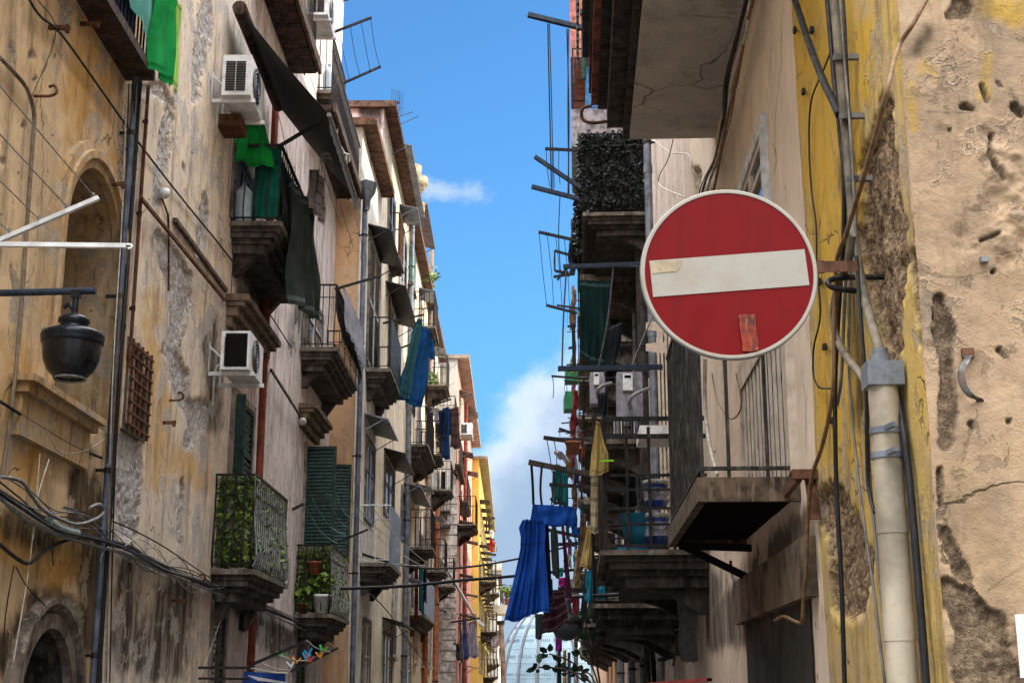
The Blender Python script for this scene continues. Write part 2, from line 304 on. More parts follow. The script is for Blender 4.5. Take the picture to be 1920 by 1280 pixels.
SALMON = plaster('salmon_red', (.62, .31, .24), (.56, .29, .23), (.5, .17, .09), (.2, .07, .05), (.4, .36, .3), (.2, .18, .16), .5, .25, .3, .2, .66)
YELLOW = plaster('strong_yellow', (.64, .44, .09), (.58, .42, .12), (.6, .4, .08), (.3, .19, .05), (.4, .36, .3), (.2, .18, .16), .4, .25, .3, .2, .66)
YWASH = plaster('yellow_wash', (.50, .34, .10), (.42, .30, .15), (.54, .325, .04), (.15, .105, .06), (.44, .30, .175), (.10, .065, .04), 1.3, .6, .7, .45, .585, (.46, .36, .24))
CREAM = plaster('cream_pink', (.70, .56, .43), (.63, .51, .40), (.64, .5, .36), (.27, .21, .17), (.5, .4, .3), (.27, .21, .16), .7, .12, .3, .1, .66)
CORNER = plaster('flesh_beige', (.335, .225, .135), (.25, .172, .105), (.36, .22, .045), (.10, .068, .042), (.26, .18, .11), (.12, .082, .05), 1.1, .5, .75, .2, .575, (.28, .205, .14))
ROSE = plaster('rose_grey', (.62, .5, .42), (.53, .44, .39), (.58, .44, .28), (.18, .14, .11), (.4, .36, .3), (.2, .18, .16), 1, .3, .4, .2, .6, (.5, .44, .38))
TILE = paint((.17, .085, .05), .9, 0, .5, 'roof_tiles', 6, (.07, .06, .055), .6)
# ---- ground
g = MB(); g.quad([AX.P(-700, -60, 0), AX.P(700, -60, 0), AX.P(700, 1600, 0), AX.P(-700, 1600, 0)])
tag(g.build('ground', paint((.11, .105, .1), .9, 0, .4, 'basalt_ground', 1.2)), kind='structure')
g = MB(); g.quad([AX.P(-3.0, -50, .006), AX.P(1.6, -50, .006), AX.P(8, 180, .006), AX.P(-1.0, 180, .006)])
tag(g.build('street', paint((.09, .088, .085), .8, 0, .4, 'basalt_paving', 2.5)), kind='structure')
# ---- left side
SJ1 = WL.s_px(247, 0, 6.0); SJ2 = WL.s_px(434, 0, 6.0); SJ3 = WL.s_px(617, 0, 6.0)
ZT1, ZT2 = 13.0, 15.5
# arched window of the first house and the door arch under it
aw = dict(s0=WL.s_px(102, 0, 5.2), s1=WL.s_px(219, 0, 4.6)); aw['z0'] = WL.hit(105, 752)[1]; aw['zt'] = WL.hit(160, 296)[1]
aw['r'] = (aw['s1'] - aw['s0']) / 2 - .14; aw['c'] = (aw['s0'] + aw['s1']) / 2; aw['zs'] = aw['zt'] - aw['r']
ad = dict(c=WL.s_px(88, 0, 2.2)); ad['zt'] = WL.hit(84, 1172)[1]; ad['r'] = .62; ad['zs'] = ad['zt'] - ad['r']; ad['z0'] = 0
def arch_hole(a):
    return lambda s, z: ((abs(s - a['c']) < a['r']) & (z > a['z0']) & (z < a['zs'])) | ((np.hypot(s - a['c'], z - a['zs']) < a['r']) & (z >= a['zs']))
H1 = house('corner_house', 'ochre beige peeling house with arched window at the near end of the alley', WL, 5, SJ1, ZT1)
h1a, h1b = arch_hole(aw), arch_hole(ad)
panel('wall', H1, WL, np.unique(np.concatenate([[4.5, 6.5, 8.3], lin(8.5, SJ1 - .0, .022)])), np.unique(np.concatenate([lin(0, 10, .024), [ZT1]])), [BEIGE], 0, [
    (0, 7, [(118, 0, 11), (124, 40, 11), (120, 70, 5)]), (0, 6, [(238, 200, 6), (232, 300, 8), (228, 420, 7)]), (0, 5, [(62, 105, 7)]), (0, 4, [(22, 85, 3), (28, 120, 3)]), (0, 5, [(5, 300, 6)]), (0, 4, [(45, 235, 4)]), (0, 4, [(65, 150, 5)]),
    (1, 12, [(150, 20, 10), (172, 110, 40), (160, 200, 42), (130, 262, 14)]), (1, 14, [(205, 300, 18), (205, 520, 20)]), (1, 18, [(20, 640, 30), (60, 900, 30)]), (1, 14, [(40, 1010, 60), (110, 1060, 45), (170, 960, 30)]), (2, 16, [(150, 900, 30), (175, 1000, 40), (185, 1200, 30)]),
    (0, 2.5, [(20, 500, 1), (30, 560, 1)]), (2, 16, [(30, 980, 30), (90, 1010, 30)]), (2, 14, [(90, 1150, 50), (20, 1230, 40)]), (0, 6, [(130, 1130, 16), (148, 1165, 8)]), (2, 8, [(60, 820, 8), (170, 850, 10)])],
    hole=lambda s, z: h1a(s, z) | h1b(s, z), seed=11)
shell(H1, WL, 4.5, SJ1, ZT1, [BEIGE], 9, .8); roof(H1, WL, 4.5, SJ1, ZT1, .5, .2, TILE)
def arch_prof(a, r, n=28, zb=None):
    zb = a['z0'] if zb is None else zb
    return [(a['c'] - r, zb)] + [(a['c'] - r * math.cos(math.pi * k / n), a['zs'] + r * math.sin(math.pi * k / n)) for k in range(n + 1)] + [(a['c'] + r, zb)]
def arch_strip(b, a, r0, r1, o0, o1, w=WL, mi=0, zb=None):
    """moulding ring between radii r0 and r1, its face going from o0 at r0 to o1 at r1"""
    A, B = arch_prof(a, r0, zb=zb), arch_prof(a, r1, zb=zb)
    n = len(A); b.add([w.P(s, o0, z) for s, z in A] + [w.P(s, o1, z) for s, z in B], [(i, i + 1, n + i + 1, n + i) for i in range(n - 1)], mi, False)
MOULD = plaster('ochre_moulding', (.40, .25, .115), (.46, .33, .2), (.40, .23, .07), (.1, .065, .04), (.4, .36, .3), (.2, .18, .16), 2, .55, .5, .4, .57, (.42, .35, .27))
r = aw['r']; b = MB()
for r0, r1, o0, o1 in ((r - .02, r - .02, -.02, .05), (r - .02, r + .05, .05, .05), (r + .05, r + .06, .05, .085), (r + .06, r + .12, .085, .085), (r + .12, r + .13, .085, .06), (r + .13, r + .2, .06, .05), (r + .2, r + .21, .05, -.02)): arch_strip(b, aw, r0, r1, o0, o1)
wf = b.build('window', MOULD, H1)
b = MB(); arch_strip(b, aw, r, r, 0, -.78); b.build('reveal', MOULD, wf)
b = MB(); A = arch_prof(aw, r); b.add([WL.P(s, -.75, z) for s, z in A], [tuple(range(len(A)))]); b.build('blind_panel', paint((.15, .12, .09), .9, 0, .45, 'grey_board', 2), wf)
b = MB(); zq = aw['z0']; sl0 = WL.s_px(66, .17, zq); sl1 = WL.s_px(200, .17, zq)
b.box(WL, sl0, sl1, -.2, .17, zq - .05, zq); b.box(WL, sl0 + .04, sl1 - .04, -.02, .12, zq - .12, zq - .05); b.box(WL, sl0 + .08, sl1 - .08, -.02, .07, zq - .42, zq - .12)
b.build('window_sill', MOULD, wf)
r = ad['r']; b = MB()
for r0, r1, o0, o1 in ((r - .02, r - .02, -.02, .06), (r - .02, r + .09, .06, .06), (r + .09, r + .1, .06, .03), (r + .1, r + .16, .03, .1), (r + .16, r + .2, .1, .1), (r + .2, r + .21, .1, -.02)): arch_strip(b, ad, r0, r1, o0, o1)
df = b.build('doorway', paint((.17, .13, .1), .9, 0, .5, 'sooty_moulding', 6, (.3, .24, .18), .5), H1)
b = MB(); arch_strip(b, ad, r, r, 0, -.5); arch_strip(b, ad, r, r - .1, -.3, -.34); b.build('reveal', STONED, df)
b = MB()
for k in range(5): b.bar(WL.P(ad['c'] - .5 + .25 * k, -.42, 0), WL.P(ad['c'] - .5 + .25 * k, -.42, ad['zs'] + .35), .09, .05)
b.bar(WL.P(ad['c'] - .62, -.4, ad['zs']), WL.P(ad['c'] + .62, -.4, ad['zs']), .08, .06); b.build('door_frame', WOODB, df)

H2 = house('peeling_house', 'grey beige house with long strips of bare render between pipes and green balcony', WL, SJ1, SJ2, ZT2)
gr = wrect(WL, 238, 270, 640, 800)
panel('wall', H2, WL, lin(SJ1, SJ2, .026), np.unique(np.concatenate([lin(0, 12.2, .026), [ZT2]])), [GREYB], .02, [
    (0, 7, [(388, 0, 14), (384, 60, 15), (372, 130, 12), (364, 185, 6)]), (0, 6, [(268, 168, 8), (300, 165, 14), (318, 195, 8), (314, 230, 10), (306, 290, 13), (300, 330, 9), (296, 380, 7)]), (0, 5, [(383, 365, 5), (384, 400, 10), (378, 450, 9), (370, 480, 4)]),
    (0, 7, [(296, 440, 9), (312, 470, 20), (334, 520, 26), (338, 570, 22), (330, 620, 14), (318, 660, 14)]), (0, 6, [(325, 665, 10), (335, 705, 20), (345, 750, 12), (362, 770, 16), (366, 800, 12), (356, 835, 10)]), (0, 7, [(240, 820, 22), (242, 880, 24), (236, 950, 24), (244, 1000, 12)]),
    (0, 4, [(342, 900, 4), (340, 950, 6), (336, 1020, 4)]), (0, 3, [(360, 285, 3)]), (0, 4, [(344, 308, 2), (346, 322, 2)]), (0, 5, [(262, 660, 8), (262, 800, 10)]), (0, 6, [(375, 760, 14), (372, 800, 12)]),
    (1, 12, [(285, 560, 22), (280, 640, 16), (300, 760, 24), (292, 900, 20)]), (1, 10, [(310, 200, 6)]), (1, 14, [(330, 860, 30), (380, 900, 20)]), (1, 10, [(224, 1110, 8), (228, 1160, 8)]), (2, 14, [(330, 1120, 40), (300, 1220, 60)]), (2, 12, [(395, 600, 16), (400, 800, 14)]), (2, 14, [(240, 1060, 20), (235, 1230, 30)])], seed=23)
shell(H2, WL, SJ1 + .01, SJ2, ZT2, [GREYB]); roof(H2, WL, SJ1, SJ2, ZT2, .4, .2, TILE)
H2b = house('drainpipe_house', 'pinkish grey house with a red drainpipe, air conditioners and ivy screened balconies', WL, SJ2, SJ3, ZT2)
panel('wall', H2b, WL, lin(SJ2, SJ3, .06), np.unique(np.concatenate([lin(0, 14, .06), [ZT2]])), [PINKG], 0, [(2, 8, [(560, 560, 12), (555, 650, 16)]), (2, 8, [(470, 560, 20), (450, 700, 12)]), (2, 8, [(440, 1110, 30), (520, 1200, 30)]), (0, 4, [(600, 880, 5), (605, 960, 6)]), (1, 8, [(540, 350, 10), (555, 560, 8)]), (0, 4, [(530, 300, 6), (545, 330, 5)])], seed=31)
shell(H2b, WL, SJ2 + .01, SJ3, 15.0, [PINKG]); roof(H2b, WL, SJ2, SJ3, ZT2, .1, .2, TILE)

def terrace(name, label, w, s0, s1, zt, front, end, rf, over, step=.12, strokes=(), seed=41, depth=8, endm=None, endz=None):
    h = house(name, label, w, s0, s1, zt)
    panel('wall', h, w, lin(s0, s1, step), lin(0, zt, step), front, 0, strokes, seed=seed, mi=(None if endm is None else endm))
    b = MB(); P = w.P; b.quad([P(s1, 0, 0), P(s1, -depth, 0), P(s1, -depth, zt), P(s1, 0, zt)]); b.quad([P(s0, -depth, 0), P(s1, -depth, 0), P(s1, -depth, zt), P(s0, -depth, zt)]); b.build('flank_wall', front[0], h)
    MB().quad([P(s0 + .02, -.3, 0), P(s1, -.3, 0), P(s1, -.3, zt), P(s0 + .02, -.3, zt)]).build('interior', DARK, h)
    we = Wall(0, 0, 1); we.p = P(s0, 0, 0); we.t = -w.n.copy(); we.n = -w.t.copy()
    panel('end_wall', h, we, lin(0, depth, .07), lin(0, zt, .07), [end], 0, endz or [], seed=seed + 3)
    roof(h, w, s0, s1, zt, over, .16, rf, depth, near=.12)
    return h
S3a = WL3.s_px(663, 0, 6); ZT3 = at_y(690, 224, S3a).z - .16; S4a = WL3.s_px(718, 0, 14); ZT4 = at_y(742, 192, S4a).z - .16; S4b = WL3.s_px(821, 0, 8)
H3 = terrace('louvered_house', 'narrow grey house with orange flank and white louvered doors', WL3, S3a, S4a, ZT3, [GREYW], ORANGEB, TILE, .3, strokes=[(2, 6, [(700, 270, 8), (716, 330, 8)])], seed=51, endz=[(0, 1, [(650, 225, 60), (680, 330, 46), (700, 392, 26)])])
H4 = terrace('tall_pink_house', 'tall house with pink gable and sunlit yellowish street front above the louvered house', WL3, S4a, S4b, ZT4, [SUNB], PINK, TILE, .3, .14, seed=61, endz=[(0, 8, [(690, 200, 22), (695, 225, 22), (700, 240, 8)])])
S5a = 57.0; ZT5 = at_y(857, 672, S5a).z; S5b = WL5.s_px(884, 0, 8)
H5 = terrace('salmon_house', 'salmon red house with white rusticated corner and deep eaves', WL5, S5a, S5b, ZT5, [SALMON], WHITEP, paint((.36, .29, .22), .8, 0, .3, 'eave', 2), .5, .3, seed=71)
S6b = 118.0; ZT6 = at_y(893, 860, S5b).z
H6 = terrace('yellow_house', 'strong yellow house far down the alley beyond the salmon house', WL6, S5b + .05, S6b, ZT6, [YELLOW], YELLOW, paint((.35, .3, .2), .8, 0, .3, 'eave_pale', 2), .5, .4, seed=81)
H7 = terrace('pale_house', 'small pale house at the far end of the alley beside the dome', Wall(-1.2, 0, 1), 120, 160, 11, [WHITEP], WHITEP, TILE, .3, .6, seed=91)
# ---- right side
SB = WR.s_px(1527, 0, WR.hit(1525, 780)[1]); SR0 = 5.0; SR1 = WR.s_px(1312, 0, 4.0); ZR1 = 15.3
HR1 = house('signpost_house', 'flesh coloured corner house with yellow side strip, broken plaster and no entry sign', WR, SR0, SR1, ZR1)
dk = wrect(WR, 1530, 1400, 1100, 1290)
panel('wall', HR1, WR, np.unique(np.concatenate([lin(SR0, SB, .016, SB), lin(SB, SR1, .05)])), np.unique(np.concatenate([lin(0, 8, .026), [10, ZR1]])), [YWASH, CREAM], 0, [
    (3, 8, [(1660, 260, 20), (1655, 420, 40), (1662, 540, 36), (1668, 640, 16)]), (0, 9, [(1664, 190, 10), (1650, 300, 34), (1655, 420, 46), (1662, 540, 40), (1668, 640, 22), (1668, 690, 8)]), (0, 8, [(1715, 480, 8), (1722, 560, 8), (1726, 640, 3)]), (0, 8, [(1560, 940, 30), (1600, 1050, 40), (1590, 1130, 30)]),
    (1, 12, [(1540, 0, 60), (1560, 250, 60), (1575, 550, 50), (1575, 850, 40)]), (1, 10, [(1630, 60, 24), (1625, 180, 18)]), (2, 14, [(1590, 300, 12), (1600, 500, 14), (1608, 800, 10)]), (2, 16, [(1500, 1000, 40), (1430, 1080, 40), (1560, 920, 14)]), (2, 14, [(1490, 1060, 50), (1400, 1150, 60), (1340, 1180, 40)]), (2, 12, [(1400, 420, 6), (1330, 360, 10)]), (0, 6, [(1300, 330, 16), (1290, 420, 10)]), (2, 16, [(1330, 1100, 30), (1280, 1250, 30)])],
    mi=lambda s, z: np.where(s > SB + (fbm(s * 0, z * 6, 3, 9) * .05), 1, 0), seed=101, dent=.05)
WF = Wall(0, 0, 1); WF.p = WR.P(SR0, 0, 0); WF.t = -WR.n.copy(); WF.n = -WR.t.copy()
panel('front_wall', HR1, WF, np.unique(np.concatenate([lin(0, 1.5, .0065), [1.8, 2.5, 5, 9]])), np.unique(np.concatenate([[0, .8], lin(1.4, 5.2, .0065), [5.6, 7, 10, ZR1]])), [CORNER], 0, [
    (3, 12, [(1855, 250, 14), (1880, 320, 40), (1895, 400, 40), (1890, 470, 26)]), (0, 6, [(1858, 255, 2), (1853, 290, 4), (1868, 320, 6), (1880, 335, 4)]), (0, 6, [(1900, 200, 6), (1915, 215, 4)]), (3, 12, [(1800, 450, 20), (1830, 460, 16)]), (3, 14, [(1800, 1120, 30), (1850, 1200, 60)]), (0, 7, [(1800, 14, 24), (1780, 30, 10)]), (0, 7, [(1762, 560, 10), (1772, 620, 20), (1775, 700, 14), (1778, 770, 16), (1772, 830, 12)]), (0, 6, [(1760, 880, 3), (1763, 950, 4)]), (0, 7, [(1772, 1000, 12), (1785, 1030, 14), (1800, 1065, 18), (1815, 1085, 10)]),
    (0, 10, [(1770, 1105, 24), (1800, 1130, 34), (1840, 1180, 50), (1850, 1270, 60)]), (0, 3, [(1862, 508, 5)]), (0, 3, [(1874, 655, 7), (1885, 668, 5)]), (0, 3, [(1818, 795, 6), (1822, 802, 4)]), (0, 3, [(1890, 790, 5)]), (0, 4, [(1806, 200, 8), (1822, 205, 4)]), (0, 2.5, [(1840, 160, 6), (1850, 190, 4)]), (0, 3, [(1780, 245, 4)]), (0, 2, [(1840, 450, 4), (1870, 440, 3)]), (2, 1.2, [(1722, 506, .8), (1760, 518, 1), (1800, 520, .6), (1850, 508, .3)]), (2, 1.2, [(1850, 1108, 1), (1880, 1085, .6), (1915, 1062, .5)]), (2, 1.2, [(1735, 210, .8), (1790, 215, .6), (1830, 208, 1)]),
    (1, 14, [(1850, 0, 30), (1905, 20, 20)]), (1, 10, [(1735, 130, 14), (1760, 150, 6)]), (1, 10, [(1850, 110, 10), (1845, 175, 12)]), (1, 9, [(1708, 160, 8), (1712, 240, 6)]), (2, 12, [(1720, 90, 12), (1740, 60, 8)]), (2, 14, [(1760, 240, 8), (1775, 246, 4)]), (2, 10, [(1880, 1150, 10), (1880, 1280, 20)]), (2, 14, [(1790, 1240, 30)])], seed=113, rough=.017, dent=.028)
shell(HR1, WR, SR0 + 9.5, SR1, ZR1, [CREAM]); roof(HR1, WR, SR0, SR1, ZR1, .5, .2, TILE)
def rhouse(name, label, s0, s1, zt, m, rf=TILE, seed=121):
    h = house(name, label, WR, s0, s1, zt); panel('wall', h, WR, lin(s0, s1, .12), lin(0, zt, .12), [m], 0, [], seed=seed)
    b = MB(); P = WR.P
    for s in (s0 + .01, s1): b.quad([P(s, 0, 0), P(s, -8, 0), P(s, -8, zt), P(s, 0, zt)])
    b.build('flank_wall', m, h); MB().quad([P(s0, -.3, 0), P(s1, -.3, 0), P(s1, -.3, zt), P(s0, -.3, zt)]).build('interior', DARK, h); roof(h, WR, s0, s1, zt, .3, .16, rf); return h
SR2, SR3, SR4, SR5 = 23.0, 38.0, 62.0, 100.0
HR2 = rhouse('netted_balcony_house', 'grey house behind the sign with net covered balconies and meter boxes', SR1, SR2, 15.3, ROSE)
HR3 = rhouse('salmon_topped_house', 'tall grey house with salmon upper storey and roof terrace railing', SR2, SR3, 15.4, GREYW, seed=131)
HR4 = rhouse('laundry_house', 'beige house with many drying racks farther along the shaded row', SR3, SR4, 14.5, ORANGEB, seed=141)
HR5 = rhouse('orange_house', 'orange plastered house at the far end of the shaded row', SR4, SR5, 13, SUNB, seed=151)
# ---------------------------------------------------------------- builders for balconies, windows, laundry, pipes
def spline(pts, k=6):
    pts = [Vector(p) for p in pts]; out = []
    for i in range(len(pts) - 1):
        p0, p1, p2, p3 = pts[max(i - 1, 0)], pts[i], pts[i + 1], pts[min(i + 2, len(pts) - 1)]
        for j in range(k):
            t = j / k; out.append(.5 * ((2 * p1) + (p2 - p0) * t + (2 * p0 - 5 * p1 + 4 * p2 - p3) * t * t + (3 * p1 - p0 - 3 * p2 + p3) * t ** 3))
    return out + [pts[-1]]
def cable(label, pts, r=.008, mat=None, name='cable', k=6, group=None, n=6):
    return tag(MB().tube(spline(pts, k), r, n).build(name, mat or CABLE), label, name.replace('_', ' '), group)
def wcable(label, w, pxs, off=.03, **kw): return cable(label, [w.on(x, y, off) for x, y in pxs], **kw)
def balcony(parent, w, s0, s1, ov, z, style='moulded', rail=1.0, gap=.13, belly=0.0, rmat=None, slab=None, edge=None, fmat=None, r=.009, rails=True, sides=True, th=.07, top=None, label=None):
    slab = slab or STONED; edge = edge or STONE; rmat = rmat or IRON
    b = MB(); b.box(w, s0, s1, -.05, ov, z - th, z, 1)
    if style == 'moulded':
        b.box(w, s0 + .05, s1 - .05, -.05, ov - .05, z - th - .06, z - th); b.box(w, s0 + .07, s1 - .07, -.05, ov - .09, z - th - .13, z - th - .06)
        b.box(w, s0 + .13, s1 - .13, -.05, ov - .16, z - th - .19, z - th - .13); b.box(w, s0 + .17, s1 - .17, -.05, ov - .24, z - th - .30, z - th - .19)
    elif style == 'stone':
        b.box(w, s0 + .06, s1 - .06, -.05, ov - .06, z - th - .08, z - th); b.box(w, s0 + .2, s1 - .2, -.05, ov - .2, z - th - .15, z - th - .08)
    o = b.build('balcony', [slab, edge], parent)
    if label: o['label'] = label
    if style in ('moulded', 'stone'):
        for s in (s0 + .25, s1 - .45):
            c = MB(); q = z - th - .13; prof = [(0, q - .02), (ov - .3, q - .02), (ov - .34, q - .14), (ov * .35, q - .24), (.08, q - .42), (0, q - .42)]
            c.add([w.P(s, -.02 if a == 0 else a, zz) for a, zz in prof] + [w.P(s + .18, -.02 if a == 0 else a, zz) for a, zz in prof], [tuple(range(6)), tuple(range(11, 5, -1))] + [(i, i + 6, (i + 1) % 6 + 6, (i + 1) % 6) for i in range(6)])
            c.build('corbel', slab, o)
    if rails:
        b = MB(); io = ov - .05; H = rail
        def bars(fr, n, rr):
            for k in range(n + 1):
                P0, nrm = fr(k / n)
                if belly: b.tube([P0 + nrm * (belly * g) + Vector((0, 0, H * h)) for g, h in ((0, .02), (.75, .06), (1, .16), (.9, .26), (.45, .42), (.1, .6), (0, .78), (0, 1))], rr, 5, cap=False)
                else: b.tube([P0 + Vector((0, 0, .02)), P0 + Vector((0, 0, H))], rr, 5, cap=False)
        n1 = max(2, int((s1 - s0 - .1) / gap)); bars(lambda t: (w.P(s0 + .05 + (s1 - s0 - .1) * t, io, z), w.n), n1, r)
        if fmat: b.build('front_grille', fmat, o); b = MB()
        if sides:
            n2 = max(2, int(ov / gap))
            for se, sg in ((s0 + .05, -1), (s1 - .05, 1)): bars(lambda t: (w.P(se, .03 + (io - .03) * t, z), w.t * sg), n2, r)
        for zz, q in ((z + H, .035), (z + H * .8, .018), (z + .06, .022)):
            if zz == z + H * .8 and belly == 0 and top is None: continue
            pts = [w.P(s0 + .05, 0, zz), w.P(s0 + .05, io, zz), w.P(s1 - .05, io, zz), w.P(s1 - .05, 0, zz)]
            for p, q2 in zip(pts, pts[1:]): b.bar(p, q2, q, q * .7)
        b.build('railing_grille', rmat, o)
    return o
def bal_px(parent, w, pw, po, py, pfar, **kw):
    s0, z = w.hit(pw, py); d = (w.P(s0, 0, z) - EYE); dep = d.y * cT + d.z * sT; ov = abs(po - pw) / F * dep / max(.3, abs(w.n.x)); s1 = w.s_px(pfar, ov, z)
    if not s0 + .6 < s1 < s0 + 8: s1 = s0 + 2.2
    return balcony(parent, w, s0, s1, ov, z, **kw), (s0, s1, ov, z)
def window(parent, w, s0, s1, z0, z1, kind='louver', frame=None, leaf=None, o=.0, fw=.09, pitch=.07, sill=True, split=True):
    frame = frame or STONE; leaf = leaf or WHITESH
    b = MB(); b.box(w, s0 - fw, s0, o - .03, o + .05, z0, z1 + fw); b.box(w, s1, s1 + fw, o - .03, o + .05, z0, z1 + fw); b.box(w, s0, s1, o - .03, o + .045, z1, z1 + fw)
    if sill: b.box(w, s0 - fw - .03, s1 + fw + .03, o - .03, o + .11, z0 - .07, z0)
    f = b.build('window', frame, parent)
    cuts = [(s0, (s0 + s1) / 2 - .004), ((s0 + s1) / 2 + .004, s1)] if split else [(s0, s1)]
    for a, c in cuts:
        b = MB()
        if kind == 'louver':
            q = .05
            for x0, x1, y0, y1 in ((a, a + q, z0, z1), (c - q, c, z0, z1), (a + q, c - q, z0, z0 + q), (a + q, c - q, z1 - q, z1), (a + q, c - q, (z0 + z1) / 2 - q / 2, (z0 + z1) / 2 + q / 2)): b.box(w, x0, x1, o + .002, o + .04, y0, y1)
            z = z0 + q
            while z < z1 - q - pitch * .6:
                P = w.P; b.add([P(a + q, o + .008, z + pitch * .8), P(c - q, o + .008, z + pitch * .8), P(c - q, o + .036, z), P(a + q, o + .036, z)], [(0, 1, 2, 3)]); z += pitch
            b.build('shutter', leaf, f)
        else:
            for x0, x1, y0, y1 in ((a, a + .05, z0, z1), (c - .05, c, z0, z1), (a + .05, c - .05, z0, z0 + .1), (a + .05, c - .05, z1 - .05, z1), (a + .05, c - .05, z0 + (z1 - z0) * .62, z0 + (z1 - z0) * .62 + .04)): b.box(w, x0, x1, o - .01, o + .03, y0, y1)
            b.build('casement', leaf, f); MB().quad([w.P(a + .05, o + .006, z0 + .1), w.P(c - .05, o + .006, z0 + .1), w.P(c - .05, o + .006, z1 - .05), w.P(a + .05, o + .006, z1 - .05)]).build('pane', GLASS, f)
    return f
def canopy(parent, w, s0, s1, z, out=.45, drop=.16, mat=None, name='canopy'):
    P = w.P; t = .035; b = MB(); b.hexa([P(s0, -.02, z - t), P(s1, -.02, z - t), P(s1, out, z - drop - t), P(s0, out, z - drop - t), P(s0, -.02, z), P(s1, -.02, z), P(s1, out, z - drop), P(s0, out, z - drop)])
    for s in (s0 + .03, s1 - .03): b.bar(P(s, .0, z - .38), P(s, out * .8, z - drop * .8 - t), .02)
    return b.build(name, mat or ZINC, parent)
def cornice(parent, w, s0, s1, z, mat=None, k=1.0, out=.2):
    b = MB(); b.box(w, s0, s1, -.03, out, z - .05 * k, z); b.box(w, s0 + .02, s1 - .02, -.03, out * .8, z - .09 * k, z - .05 * k); b.box(w, s0 + .05, s1 - .05, -.03, out * .55, z - .16 * k, z - .09 * k); b.box(w, s0 + .08, s1 - .08, -.03, out * .3, z - .24 * k, z - .16 * k)
    return b.build('cornice', mat or stone_plus((.16, .11, .07), 'brown_cornice'), parent)
def cloth_mesh(b, TL, TR, BR, BL, folds=3.0, amp=.05, shape=None, nu=22, nv=28, sag=.0, seed=1, pleat=.0, mi=0):
    TL, TR, BR, BL = map(Vector, (TL, TR, BR, BL)); nrm = (TR - TL).cross(BL - TL).normalized(); G = []
    rs = random.Random(seed); ph = rs.random() * 6; ph2 = rs.random() * 6
    for i in range(nv + 1):
        v = i / nv; row = []
        lo, hi = (0, 1) if shape is None else (float(np.interp(v, [q[0] for q in shape], [q[1] for q in shape])), float(np.interp(v, [q[0] for q in shape], [q[2] for q in shape])))
        for j in range(nu + 1):
            u0 = j / nu; u = lo + (hi - lo) * u0
            p = (TL * (1 - u) + TR * u) * (1 - v) + (BL * (1 - u) + BR * u) * v
            wv = math.sin(2 * math.pi * folds * u0 + ph + 1.1 * math.sin(3 * v + ph2)) * (.35 + .65 * v) + .45 * math.sin(2 * math.pi * folds * 2.3 * u0 + ph2 + 4 * v) + .35 * math.sin(9 * v + 5 * u0 + ph)
            p = p + nrm * (amp * wv) + Vector((0, 0, -sag * 4 * u0 * (1 - u0) * (1 - v) + amp * .35 * math.sin(7 * u0 + ph) * v))
            row.append(p)
        G.append(row)
    b.grid(G, mi); return b
_hm = {}
def hem_of(m):
    if m.name not in _hm:
        k = [q for q, v in _mc.items() if v == m][0]; c = k[1]; L = sum(c) / 3; _hm[m.name] = cloth_mat(tuple(min(.7, x * 2.2 + .03) for x in c) if L < .06 else tuple(x * .55 for x in c), k[2] + '_hem')
    return _hm[m.name]
def cloth(name, label, cat, TL, TR, BR, BL, mat, group=None, pegs=True, **kw):
    b = MB(); cloth_mesh(b, TL, TR, BR, BL, **kw); nu, nv = kw.get('nu', 22), kw.get('nv', 28); base = len(b.f) - nu * nv; sd = sum(map(ord, label))
    for i in range(nv):
        for j in range(nu):
            if i == nv - 2 or i == 1 or (name in ('towel', 'laundry_item', 'washing') and sd % 3 == 0 and i % 7 in (4, 5)) or (name in ('shirt', 'dress') and (j in (nu // 2,) or i == nv // 4)): b.mi[base + i * nu + j] = 1
    o = b.build(name, [mat, hem_of(mat)])
    tag(o, label, cat, group); return o
def hung(name, label, cat, px, Y, mat, **kw):
    """cloth whose four corners TL TR BR BL are seen at these pixels at distance(s) Y along the street"""
    Ys = Y if isinstance(Y, (tuple, list)) else (Y,) * 4
    return cloth(name, label, cat, *[at_y(x, y, q) for (x, y), q in zip(px, Ys)], mat, **kw)
def vpipe(label, w, px, py, z0, z1, off=.09, r=.05, mat=None, name='drainpipe', clamps=3, group=None, sock=True):
    s = w.s_px(px, off, w.hit(px, py, off)[1]); t = thing(name, w.P(s, off, z0), label, name.replace('_', ' '), group)
    MB().tube([w.P(s, off, z0), w.P(s, off, (z0 + z1) / 2), w.P(s, off, z1)], r, 12).build('pipe', mat or ZINC, t)
    for k in range(clamps):
        z = z0 + (z1 - z0) * (k + .6) / clamps; MB().tube([w.P(s, off, z - .022), w.P(s, off, z + .022)], r * 1.22, 12).bar(w.P(s, -.02, z), w.P(s, off - r, z), .025).build('clamp', IRON, t)
        if sock: MB().tube([w.P(s, off, z - .5), w.P(s, off, z - .38)], r * 1.15, 12).build('socket', mat or ZINC, t)
    return t
